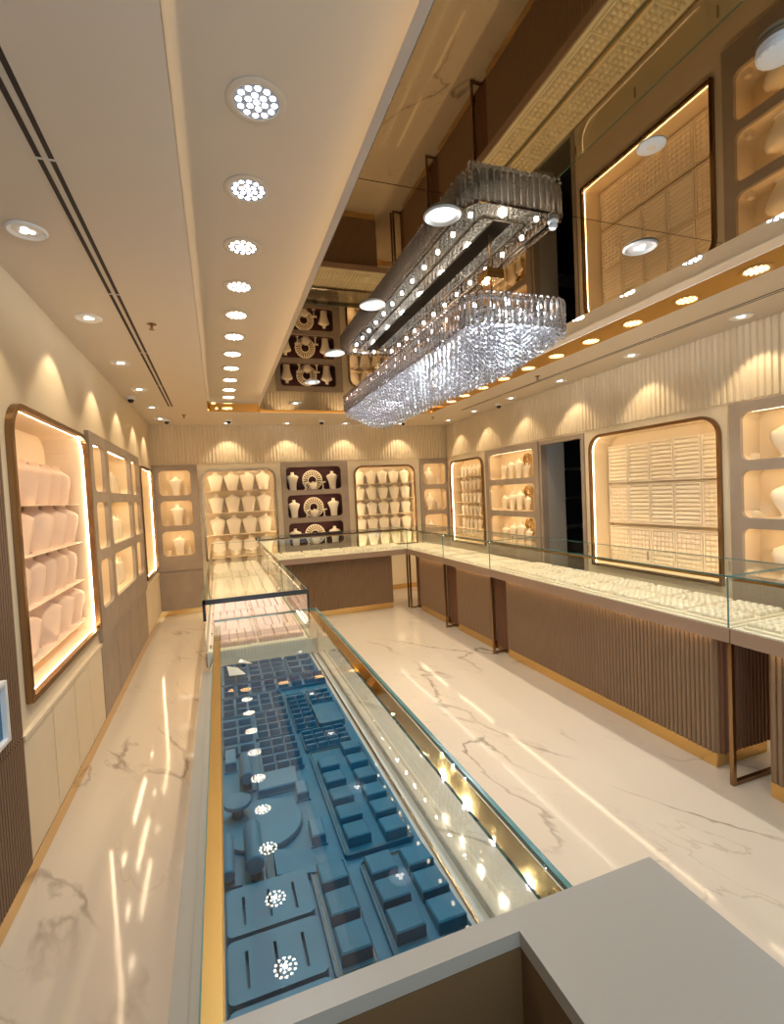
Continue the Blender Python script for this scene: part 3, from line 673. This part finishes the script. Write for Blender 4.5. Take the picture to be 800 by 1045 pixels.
# left-hand column
def slot_tray(y0, y1, label, n=3):
    t = thing('slotted_tray', label, 'tray', (.055, (y0 + y1) / 2, AZ), 0, 'blue slotted trays in the near showcase')
    x0, x1 = -.035, .140
    sl = []
    for k in range(n): cx = .0 + .052 * k; sl.append(rect(cx - .003, cx + .003, y0 + .022, y1 - .030))
    lp = rloop(x0, x1, y0, y1, .012, .012, 4)
    mb = MB(); plate(mb, WZ, lp, [], AZ, AZ + .018); mb.build('tray_base', m_blued, t)
    mb = MB(); plate(mb, WZ, rloop(x0 + .001, x1 - .001, y0 + .001, y1 - .001, .012, .012, 4), sl, AZ + .018, AZ + .036); mb.build('slotted_top', m_blue, t)
slot_tray(.975, 1.100, 'blue tray with three long slots, farther of the two whole ones')
slot_tray(.840, .967, 'blue tray with three long slots, nearer of the two whole ones')
slot_tray(.705, .832, 'blue slotted tray cut by the lower edge of view')
blue_tray(.150, .235, .84, 1.125, 'narrow blue tray of three pads between slotted trays and the six-pad tray', cols([.195], [.895, .985, 1.075], .060, .074), brass=True)
blue_tray(.150, .226, .64, .832, 'narrow blue tray of two pads beside the cut slotted tray', cols([.195], [.70, .79], .060, .074), brass=True)
def roll(x, y0, y1, z, r, label):
    t = thing('bracelet_roll', label, 'bracelet roll', (x, (y0 + y1) / 2, AZ), 0, 'blue bracelet rolls')
    mb = MB(); mb.lathe([(r - .003, y0), (r, y0 + .003), (r, y1 - .003), (r - .003, y1)], (x, 0, z), 24, 'y'); mb.build('padded_roll', m_blue, t, smooth=True)
    MB().box(x - .012, x + .012, y0 + .02, y1 - .02, AZ + .006, z - r * .8).build('support', m_blued, t)
    MB().box(x - .03, x + .03, y0 + .01, y1 - .01, AZ, AZ + .006).build('foot_plate', m_blue, t)
roll(.030, 1.125, 1.265, AZ + .055, .021, 'blue bracelet roll lying just beyond the slotted trays')
roll(.032, 1.50, 1.635, AZ + .05, .019, 'blue bracelet roll lying beyond the round stand')
roll(-.028, 1.135, 1.27, AZ + .040, .014, 'thin blue bracelet roll against the left rail')
t = thing('round_stand', 'blue round stand on a wide round platform in the near showcase', 'display stand', (.06, 1.33, AZ))
MB().lathe([(.104, AZ), (.106, AZ + .003), (.106, AZ + .014), (.104, AZ + .017)], (.06, 1.33, 0), 48).build('platform', m_blue, t, smooth=True)
MB().lathe([(.016, AZ + .017), (.013, AZ + .05)], (-.0, 1.385, 0), 20).build('stem', m_blued, t, smooth=True)
MB().lathe([(.036, AZ + .05), (.038, AZ + .053), (.038, AZ + .058), (.036, AZ + .061)], (-.0, 1.385, 0), 36).build('round_top', m_blue, t, smooth=True)
t = thing('sloping_stand', 'blue wedge stand with a long sloping face beside the bracelet roll', 'display stand', (.13, 1.13, AZ))
mb = MB(); mb.add([(.075, 1.105, AZ), (.185, 1.105, AZ), (.185, 1.105, AZ + .008), (.075, 1.105, AZ + .035), (.075, 1.185, AZ), (.165, 1.185, AZ), (.165, 1.185, AZ + .010), (.075, 1.185, AZ + .04)],
                  [(0, 1, 2, 3), (7, 6, 5, 4), (0, 4, 5, 1), (1, 5, 6, 2), (2, 6, 7, 3), (3, 7, 4, 0)]); mb.build('sloping_face', m_blue, t)
MB().box(.055, .072, 1.105, 1.185, AZ, AZ + .03).build('back_prop', m_blued, t)
def block(x0, x1, y0, y1, h, label):
    t = thing('display_block', label, 'display block', ((x0 + x1) / 2, (y0 + y1) / 2, AZ), 0, 'blue display blocks')
    mb = MB(); wedge(mb, x0, x1, y0, y1, AZ + .004, h * .7, h); mb.build('cushion', m_blue, t)
    MB().box(x0 - .004, x1 + .004, y0 - .004, y1 + .004, AZ, AZ + .004).build('foot_plate', m_blue, t)
block(.172, .208, 1.205, 1.26, .034, 'small blue sloped block beside the round platform')
block(.165, .200, 1.405, 1.455, .03, 'small blue sloped block at the corner of the plain slab')
block(.060, .180, 1.47, 1.55, .028, 'plain blue slab stand beyond the round platform')
block(-.030, .005, 1.65, 1.72, .04, 'tall blue block near the left rail beyond the far roll')
blue_tray(-.036, .018, 1.14, 1.235 + .0, 'flat blue mat under the thin roll', [], thick=.004) if False else None
p = cols([.105, .148, .191], [1.60, 1.655, 1.71, 1.765], .036, .038)
blue_tray(.078, .215, 1.57, 1.795, 'blue tray of twelve pads, left side, nearer of the twelve-pad pair', p, pm=(.026, .008))
p = cols([.105, .148, .191], [1.84, 1.895, 1.95, 2.005], .036, .038)
blue_tray(.078, .215, 1.81, 2.035, 'blue tray of twelve pads, left side, farther of the twelve-pad pair', p, pm=(.026, .008))
p = cols([-.010, .045], [1.77, 1.84, 1.91, 1.98], .046, .044)
blue_tray(-.038, .072, 1.735, 2.035, 'blue tray of eight pads beside the left rail', p, pm=(.026, .008))
p = cols([-.01, .04, .09, .14, .19], [2.08, 2.14, 2.2], .040, .042)
blue_tray(-.038, .218, 2.045, 2.24, 'wide blue tray of fifteen pads in the far left of the showcase', p, pm=(.026, .008))
p = cols([-.005, .055, .115, .175, .235, .295, .355, .405], [2.29, 2.36], .044, .046)
blue_tray(-.038, .43, 2.25, 2.40, 'full-width blue tray of sixteen pads near the far end', p, pm=(.026, .008))
p = cols([-.0, .06, .12, .18, .24], [2.45, 2.52, 2.59, 2.66], .048, .048)
blue_tray(-.038, .275, 2.415, 2.70, 'blue tray of twenty pads in the far left corner', p, pm=(.026, .008))
p = cols([.32, .385], [2.47, 2.57, 2.66], .05, .065)
blue_tray(.285, .425, 2.415, 2.70, 'blue tray of six broad pads in the far right corner', p, pm=(.026, .008))
# loose pieces of tissue
mb = MB(); mb.add([(.0, 2.44, AZ + .047), (.075, 2.42, AZ + .05), (.04, 2.51, AZ + .058), (-.01, 2.58, AZ + .05)], [(0, 1, 2), (0, 2, 3)]); mb.add([(.045, 2.60, AZ + .05), (.115, 2.56, AZ + .048), (.06, 2.645, AZ + .056)], [(0, 1, 2)])
o = mb.build('tissue_sheet', m_white); md = o.modifiers.new('thick', 'SOLIDIFY'); md.thickness = .002; tag(o, 'crumpled white tissue lying on the far left blue tray', 'tissue')
# ---------------------------------------------------------------- blush trays in the far left case
k = 0
for iy, (y0, y1) in enumerate([(2.80, 3.04), (3.06, 3.30), (3.32, 3.56), (3.60, 3.9)]):
    for ix, (x0, x1) in enumerate([(-.09, .155), (.17, .42)]):
        t = thing('jewellery_tray', f"blush tray in the far left showcase, {['first','second','third','fourth'][iy]} row from the dark end frame, {['left','right'][ix]} side", 'tray', ((x0 + x1) / 2, (y0 + y1) / 2, .85), 0, 'blush trays in the far left showcase')
        mb = MB(); plate(mb, WZ, rloop(x0, x1, y0, y1, .01, .01, 3), [], .85, .862); mb.build('tray_base', m_pink, t)
        mb = MB(); ring(mb, WZ, rloop(x0, x1, y0, y1, .01, .01, 3), rloop(x0 + .006, x1 - .006, y0 + .006, y1 - .006, .006, .006, 3), .862, .872); mb.build('tray_rim', m_pink, t)
        nx, ny = ((5, 3), (3, 2))[ix if iy % 2 == 0 else 1 - ix]
        for a in range(nx):
            for b in range(ny):
                wx, wy = (x1 - x0 - .02) / nx, (y1 - y0 - .02) / ny
                mb = MB(); wedge(mb, x0 + .01 + a * wx + .004, x0 + .01 + (a + 1) * wx - .004, y0 + .01 + b * wy + .004, y0 + .01 + (b + 1) * wy - .004, .862, .012, .024); mb.build('pad', m_pink, t)
for iy in range(7):
    y0 = 3.95 + iy * .345
    if y0 + .33 > 6.4: break
    t = thing('jewellery_tray', f"cream tray in the far left showcase, {['first','second','third','fourth','fifth','sixth','seventh'][iy]} beyond the blush trays", 'tray', (.17, y0, .85), 0, 'cream trays in the far left showcase')
    MB().cbox(-.08, .41, y0, y0 + .33, .85, .87, .004).build('tray_base', m_bust, t)
    for a in range(6): mb = MB(); wedge(mb, -.07 + a * .08, -.07 + a * .08 + .07, y0 + .02, y0 + .31, .87, .01, .02); mb.build('pad', m_bust, t)
# ---------------------------------------------------------------- cream trays in the right and back cases
def ring_tray_proto(nx, ny, lx, ly, kind):
    t = thing('ring_tray', '', 'tray', (0, 0, -5), 0, None, world=False)
    MB().cbox(-lx / 2, lx / 2, -ly / 2, ly / 2, 0, .014, .003).build('tray_base', m_bust, t)
    first = None
    for a in range(nx):
        for b in range(ny):
            wx, wy = (lx - .016) / nx, (ly - .016) / ny
            cx, cy_ = -lx / 2 + .008 + (a + .5) * wx, -ly / 2 + .008 + (b + .5) * wy
            if first is None:
                mb = MB()
                if kind == 'ring': mb.loft([[(sx * wx * .38, sy * wy * .40, 0) for sx, sy in ((-1, -1), (1, -1), (1, 1), (-1, 1))], [(sx * wx * .36, sy * wy * .38, .016) for sx, sy in ((-1, -1), (1, -1), (1, 1), (-1, 1))],
                                            [(sx * wx * .20, sy * wy * .26, .026) for sx, sy in ((-1, -1), (1, -1), (1, 1), (-1, 1))]])
                else: mb.cbox(-wx * .46, wx * .46, -wy * .46, wy * .46, 0, .007, .002)
                first = mb.build('pad', m_bust, t); q = first
            else:
                q = first.copy(); C.objects.link(q); q.parent = t
            q.location = (cx, cy_, .014)
    return t
PR = ring_tray_proto(4, 6, .225, .275, 'ring'); PF = ring_tray_proto(1, 1, .225, .29, 'flat')
def put(proto, x, y, rz, label, group, used={}):
    if proto.name not in used:
        used[proto.name] = 1; proto.location = (x, y, .85); proto.rotation_euler = (0, 0, rz); proto['label'] = label; proto['group'] = group; return proto
    return dup(proto, (x, y, .85), rz, label, group)
O8 = ['first', 'second', 'third', 'fourth', 'fifth', 'sixth', 'seventh', 'eighth']
for r, x in enumerate((2.655, 2.895)):
    side = ['aisle-side', 'wall-side'][r]
    for k in range(8): put(PR, x, 1.965 + .287 * k, 0, f"cream ring tray, {side} row of the longest right showcase, {O8[k]} from its near end", 'ring trays in the longest right showcase')
    for k in range(4): put(PR, x, .69 + .287 * k if k < 3 else 1.62, 0, f"cream ring tray, {side} row of the rightmost showcase, {O8[3-k]} from the leg frame", 'ring trays in the rightmost showcase')
    for k in range(3): put(PF, x, 4.40 + .33 * k, .12 if r else -.08, f"flat cream tray, {side} row of the middle right showcase, {O8[k]} from its near end", 'flat trays in the middle right showcase')
    for k in range(4): put(PF, x, 5.46 + .33 * k, .1 if r else -.1, f"flat cream tray, {side} row of the corner showcase, {O8[k]} from its near end", 'flat trays in the corner showcase')
for k in range(7): put(PR, .64 + .285 * k, 6.62, PI / 2, f"cream ring tray along the front of the back showcase, {O8[k]} from the left", 'ring trays in the back showcase, front row')
for k in range(7): put(PR, .64 + .285 * k, 6.86, PI / 2, f"cream ring tray along the rear of the back showcase, {O8[k]} from the left", 'ring trays in the back showcase, rear row')

# ---------------------------------------------------------------- ceiling fittings
def spot_proto(cool):
    t = thing('ceiling_spotlight', '', 'ceiling light', (0, 0, 0), 0, None, world=False)
    mb = MB(); mb.lathe([(.096, 0), (.098, -.004), (.086, -.009), (.074, -.006), (.074, 0)], n=32, cap=False); mb.build('trim_ring', m_ceil, t, smooth=True)
    mb = MB(); mb.lathe([(.076, -.004), (.076, 0)], n=32); mb.build('lens_plate', m_lensbg, t)
    mb = MB()
    for R_, n in ((0, 1), (.028, 6), (.057, 12)):
        for i in range(n): a = 2 * PI * i / n + R_ * 9; mb.add([(R_ * math.cos(a) + .0095 * math.cos(-b * PI / 4), R_ * math.sin(a) + .0095 * math.sin(-b * PI / 4), -.0055) for b in range(8)], [tuple(range(8))])
    mb.build('led_array', e_dot if cool else e_dotw, t); return t
def down_proto(nm, r=.073, fm=None):
    t = thing(nm, '', 'ceiling light', (0, 0, 0), 0, None, world=False)
    mb = MB(); mb.lathe([(r, 0), (r + .002, -.004), (r - .006, -.010), (r - .020, -.004), (r - .022, 0)], n=32, cap=False); mb.build('trim_ring', fm or m_fix, t, smooth=True)
    mb = MB(); mb.lathe([(r - .018, -.0035), (r - .018, 0)], n=28); mb.build('reflector', fm or m_fix, t)
    mb = MB()
    for i in range(3): a = 2 * PI * i / 3 + .4; mb.lathe([(.013, -.004), (.013, -.006)], (.016 * math.cos(a), .016 * math.sin(a), 0), 14)
    mb.build('lamp', e_lens, t); return t
used = set()
def place(proto, loc, label, group):
    if proto.name not in used:
        used.add(proto.name); proto.location = loc; proto['label'] = label; proto['group'] = group; return proto
    return dup(proto, loc, 0, label, group)
SPC = spot_proto(True); SPW = spot_proto(False)
near = lambda k, n: O8[k] if k < 8 else ['ninth', 'tenth', 'eleventh', 'twelfth', 'thirteenth'][k - 8]
ys = [.72, 1.20, 1.68, 2.16, 2.65, 3.14, 3.62, 4.10, 4.58, 5.07, 5.56, 6.05]
for s, x in (('left', .195), ('right', 2.725)):
    for k, y in enumerate(ys):
        light('spot_lamp', 'SPOT', (x, y, ZT - .012), P_TRAYSPOT, (.74, .86, 1.0) if k < 4 else (1, .80, .56), spot_size=math.radians(128), spot_blend=.8, shadow_soft_size=.01)
        place(SPC if k < 4 else SPW, (x, y, ZT), f"round spotlight of many LEDs in the {s} ceiling tray strip, {near(k,0)} from the viewer's end", f'LED spotlights along the {s} tray strip')
for k in range(6):
    x = .195 + .506 * k
    place(SPW, (x, 6.475, ZT), f"round LED spotlight in the back ceiling tray strip, {O8[k]} from the left corner", 'LED spotlights along the back tray strip')
DP = down_proto('recessed_downlight')
def wallspot(x, y, label, group, pw=P_WALLSPOT):
    place(DP, (x, y, ZC), label, group)
    light('downlight_lamp', 'SPOT', (x, y, ZC - .012), pw, (1, .80, .55), spot_size=math.radians(90), spot_blend=.3, shadow_soft_size=.012)
for k, y in enumerate([.42, 1.41, 2.40, 3.405, 4.415, 5.385, 6.36, 7.2]):
    wallspot(-.675, y, f"recessed downlight by the left wall, {O8[k]} from the viewer's end", 'downlights along the left wall')
for k, y in enumerate([.49, 1.48, 2.47, 3.455, 4.435, 5.395, 6.35, 7.2]):
    wallspot(3.62, y, f"recessed downlight by the right wall, {O8[k]} from the viewer's end", 'downlights along the right wall')
for k, x in enumerate([.18, 1.06, 1.98, 2.93]):
    wallspot(x, 7.58, f"recessed downlight by the back wall, {N4[k]}", 'downlights along the back wall')
MP = down_proto('mirror_downlight', .076, m_fixm)
for s, x in (('left', .928), ('right', 1.98)):
    for k, y in enumerate([.83, 1.82, 2.78, 3.78, 4.76, 5.83]):
        place(MP, (x, y, ZM), f"recessed downlight set in the ceiling mirror, {s} row, {O8[k]} from the viewer's end", f'downlights in the ceiling mirror, {s} row')
        light('mirror_lamp', 'SPOT', (x, y, ZM - .015), P_MIRSPOT, (1, .86, .68), spot_size=math.radians(100), spot_blend=.5, shadow_soft_size=.012)
for x in (.6, 1.48, 2.36): light('spot_lamp', 'SPOT', (x, 6.475, ZT - .012), P_TRAYSPOT, (1, .80, .56), spot_size=math.radians(128), spot_blend=.8, shadow_soft_size=.01)
# linear air slots
for x, lab in ((-.467, 'twin dark linear air slot in the ceiling along the left wall'), (3.385, 'twin dark linear air slot in the ceiling along the right wall')):
    t = thing('linear_diffuser', lab, 'air diffuser', (x, 3.3, ZC))
    w_ = .016 if x < 0 else .010
    for s in (-1, 1): MB().box(x + s * .018 - w_ / 2, x + s * .018 + w_ / 2, .1, 6.3, ZC - .0022, ZC - .0002).build('slot', m_slot, t)
    MB().box(x - .004, x + .004, .1, 6.3, ZC - .004, ZC - .0002).build('divider', m_ceil, t)
    for y in (1.9, 3.0, 4.1, 5.2): MB().box(x - .03, x + .03, y - .004, y + .004, ZC - .005, ZC - .0002).build('slot_bridge', m_ceil, t)
# dome cameras
cams = [(-.81, 5.78, 'by the left wall'), (-.60, 7.27, 'at the back left corner'), (.20, 7.24, 'above the left arched niche'), (1.535, 7.29, 'above the maroon panel'), (2.88, 7.35, 'above the right arched niche'), (3.68, 5.78, 'by the right wall')]
t = None
for i, (x, y, wh) in enumerate(cams):
    lb = f'small dome security camera on the ceiling {wh}'
    if i == 0:
        t = thing('dome_camera', lb, 'security camera', (x, y, ZC), 0, 'dome cameras on the ceiling', world=False)
        MB().lathe([(.045, 0), (.046, -.022), (.040, -.030), (.030, -.030)], n=24).build('housing', m_fix, t, smooth=True)
        MB().lathe([(.031, -.028), (.031, -.036), (.026, -.052), (.014, -.062), (.002, -.064)], n=20).build('dome', m_black, t, smooth=True)
        CM = t
    else: dup(CM, (x, y, ZC), 0, lb)
def sprinkler(x, y, z, lab):
    t = thing('fire_sprinkler', lab, 'sprinkler', (x, y, z), 0, 'ceiling sprinklers', world=False)
    MB().lathe([(.028, 0), (.028, -.004), (.010, -.008), (.008, -.030)], n=16).build('escutcheon', m_bronze, t)
    MB().lathe([(.003, -.028), (.018, -.034), (.018, -.037), (.003, -.037)], n=12).build('deflector', m_bronze, t)
    return t
sprinkler(-.335, 3.45, ZC, 'small sprinkler head on the left ceiling beside the air slot')
sprinkler(-.36, 6.9, ZC, 'small sprinkler head on the ceiling near the back left corner')
sprinkler(3.22, 4.3, ZC, 'small sprinkler head on the right ceiling beside the tray')
sprinkler(3.2, 6.9, ZC, 'small sprinkler head on the ceiling near the back right corner')
t = thing('mirror_sprinkler', 'white domed sprinkler cap hanging from the ceiling mirror beside the chandelier', 'sprinkler', (1.41, 1.74, ZM), 0, None, world=False)
MB().lathe([(.022, 0), (.022, -.006), (.016, -.010), (.018, -.026), (.012, -.034)], n=20).build('cap', m_fix, t, smooth=True)
t = thing('smoke_detector', 'white round smoke detector on the ceiling mirror at top right', 'smoke detector', (1.452, .879, ZM), 0, None, world=False)
MB().lathe([(.050, 0), (.050, -.012), (.052, -.014), (.050, -.026), (.034, -.036), (.015, -.038)], n=36).build('housing', m_fix, t, smooth=True)
for k in range(8):
    a = 2 * PI * k / 8 + .2; mb = MB(); q = [(.0505, a - .22, -.017), (.0505, a + .22, -.017), (.0475, a + .22, -.0275), (.0475, a - .22, -.0275)]
    mb.add([((r + .001) * math.cos(b), (r + .001) * math.sin(b), z) for r, b, z in q] + [((r - .003) * math.cos(b), (r - .003) * math.sin(b), z) for r, b, z in q], [(0, 1, 2, 3), (7, 6, 5, 4), (0, 4, 5, 1), (1, 5, 6, 2), (2, 6, 7, 3), (3, 7, 4, 0)]); mb.build('vent_slot', m_black, t)
t = thing('ceiling_speaker', 'unlit round white disc fitting in the ceiling mirror beyond the smoke detector', 'ceiling fitting', (1.44, 1.268, ZM), 0, None, world=False)
MB().lathe([(.045, 0), (.045, -.003), (.040, -.006)], n=32).build('disc', m_fix, t, smooth=True)
MB().lathe([(.012, -.006), (.010, -.009)], n=16).build('centre_cap', m_cell, t)

# ---------------------------------------------------------------- chandelier
CX0, CX1, CY0, CY1 = 1.155, 1.715, 1.99, 4.50
CZ = 2.56
ch = thing('crystal_chandelier', 'long rectangular crystal chandelier hanging under the ceiling mirror', 'chandelier', ((CX0 + CX1) / 2, (CY0 + CY1) / 2, ZM))
cxm = (CX0 + CX1) / 2
for y in (2.28, 4.2):
    MB().box(cxm - .05, cxm + .05, y - .05, y + .05, ZM - .025, ZM - .001).build('ceiling_canopy', m_brass, ch)
    MB().lathe([(.006, CZ), (.006, ZM - .02)], (cxm, y, 0), 10).build('suspension_rod', m_brass, ch)
mb = MB(); lo = rloop(CX0 + .02, CX1 - .02, CY0 + .02, CY1 - .02, .10); li = rloop(CX0 + .035, CX1 - .035, CY0 + .035, CY1 - .035, .085); ring(mb, WZ, lo, li, CZ - .012, CZ)
ring(mb, WZ, rloop(CX0 + .14, CX1 - .14, CY0 + .14, CY1 - .14, .04), rloop(CX0 + .15, CX1 - .15, CY0 + .15, CY1 - .15, .03), CZ - .012, CZ)
mb.build('frame', m_steel, ch)
mb = MB(); mb.box(cxm - .05, cxm + .05, CY0 + .16, CY1 - .16, CZ - .014, CZ - .002); mb.build('carrier_plate', m_fix, ch)
fr_y = CY0 + .05
k = 0
def per(loop, pitch):
    out = []; n = len(loop); acc = 0
    for i in range(n):
        a, b = Vector(loop[i]), Vector(loop[(i + 1) % n]); L = (b - a).length
        while acc <= L and L > 1e-6:
            out.append(tuple(a + (b - a) * (acc / L))); acc += pitch
        acc -= L
    return out
pk = per(rloop(CX0 + .09, CX1 - .09, CY0 + .09, CY1 - .09, .06), .19)
pm = None
for (x, y) in pk:
    if pm is None:
        mb = MB(); mb.lathe([(.010, -.012), (.010, .004), (.006, .007)], n=10); pm = mb.build('led_puck', e_puck, ch, off=(0, 0, 0)); q = pm
    else:
        q = pm.copy(); C.objects.link(q); q.parent = ch
    q.location = (x - ch.location.x, y - ch.location.y, CZ - ch.location.z)
def tube(mb, x, y, z0, z1, r, n=6, rot=0.0):
    ring_ = lambda z, rr: [(x + rr * math.cos(rot + 2 * PI * i / n), y + rr * math.sin(rot + 2 * PI * i / n), z) for i in range(n)]
    mb.loft([ring_(z0, r * .6), ring_(z0 + r * .7, r), ring_(z1 - r * .5, r), ring_(z1, r * .6)])
outer = per(rloop(CX0, CX1, CY0, CY1, .11), .036)
outer.sort(key=lambda p: p[1] + (0 if p[0] < cxm else .8))
rest = MB(); tp = None
for i, (x, y) in enumerate(outer):
    if i < 97:
        if tp is None: mb = MB(); tube(mb, 0, 0, -.135, .012, .0125, 8); tp = mb.build('crystal_tube', m_tube, ch, off=(0, 0, 0)); q = tp
        else: q = tp.copy(); C.objects.link(q); q.parent = ch
        q.location = (x - ch.location.x, y - ch.location.y, CZ - ch.location.z)
    else: tube(rest, x, y, CZ - .135, CZ + .012, .0125, 8)
o = rest.build('outer_tubes', m_tube, ch); o['kind'] = 'stuff'
st = MB()
def octa(mb, x, y, z, r, h, rot):
    a = [(x + r * math.cos(rot + PI / 3 * i), y + r * math.sin(rot + PI / 3 * i), z) for i in range(6)]
    mb.add(a + [(x, y, z + h), (x, y, z - h)], [(i, (i + 1) % 6, 6) for i in range(6)] + [((i + 1) % 6, i, 7) for i in range(6)])
nx, ny = 19, 84
for i in range(nx):
    for j in range(ny):
        x = CX0 + .028 + (CX1 - CX0 - .056) * (i + (.25 if j % 2 else -.25) * .8 + .0) / (nx - 1); y = CY0 + .028 + (CY1 - CY0 - .056) * j / (ny - 1)
        e = min(x - CX0, CX1 - x, y - CY0, CY1 - y)
        if e < .005: continue
        zb = CZ - .15 - .155 * min(1, e / .22) + random.uniform(-.008, .008)
        z = zb; k = 0
        zt_ = CZ - .05
        while z < zt_ and k < 12:
            r = random.uniform(.0065, .0095); octa(st, x + random.uniform(-.003, .003), y + random.uniform(-.003, .003), z, r, r * 1.3, random.uniform(0, 1)); z += .023; k += 1
o = st.build('crystal_strands', m_crys, ch); o['kind'] = 'stuff'
for y in (2.15, 2.5, 2.85, 3.2, 3.55, 3.9, 4.3):
    light('chandelier_lamp', 'POINT', (cxm, y, CZ - .05), 24, (.90, .94, 1), shadow_soft_size=.02)
# ---------------------------------------------------------------- blue wall display on the walnut cladding
t = thing('wall_display_box', 'bright blue wall-mounted display box on the walnut slats, cut by the left edge', 'display box', (XL + .02, 2.1, .74))
MB().box(XL + .02, XL + .045, 1.85, 2.275, .765, .975).build('blue_front', m_blue, t)
mb = MB(); ring(mb, lambda u, v, d: (XL + .02 + d, u, v), rect(1.84, 2.295, .75, .99), rect(1.85, 2.275, .765, .975), 0, .045); mb.build('rim', m_fix, t)
for z in (.84, .91): MB().box(XL + .045, XL + .048, 1.87, 2.25, z, z + .004).build('shelf_line', m_blued, t)
print('objects', len(bpy.data.objects))
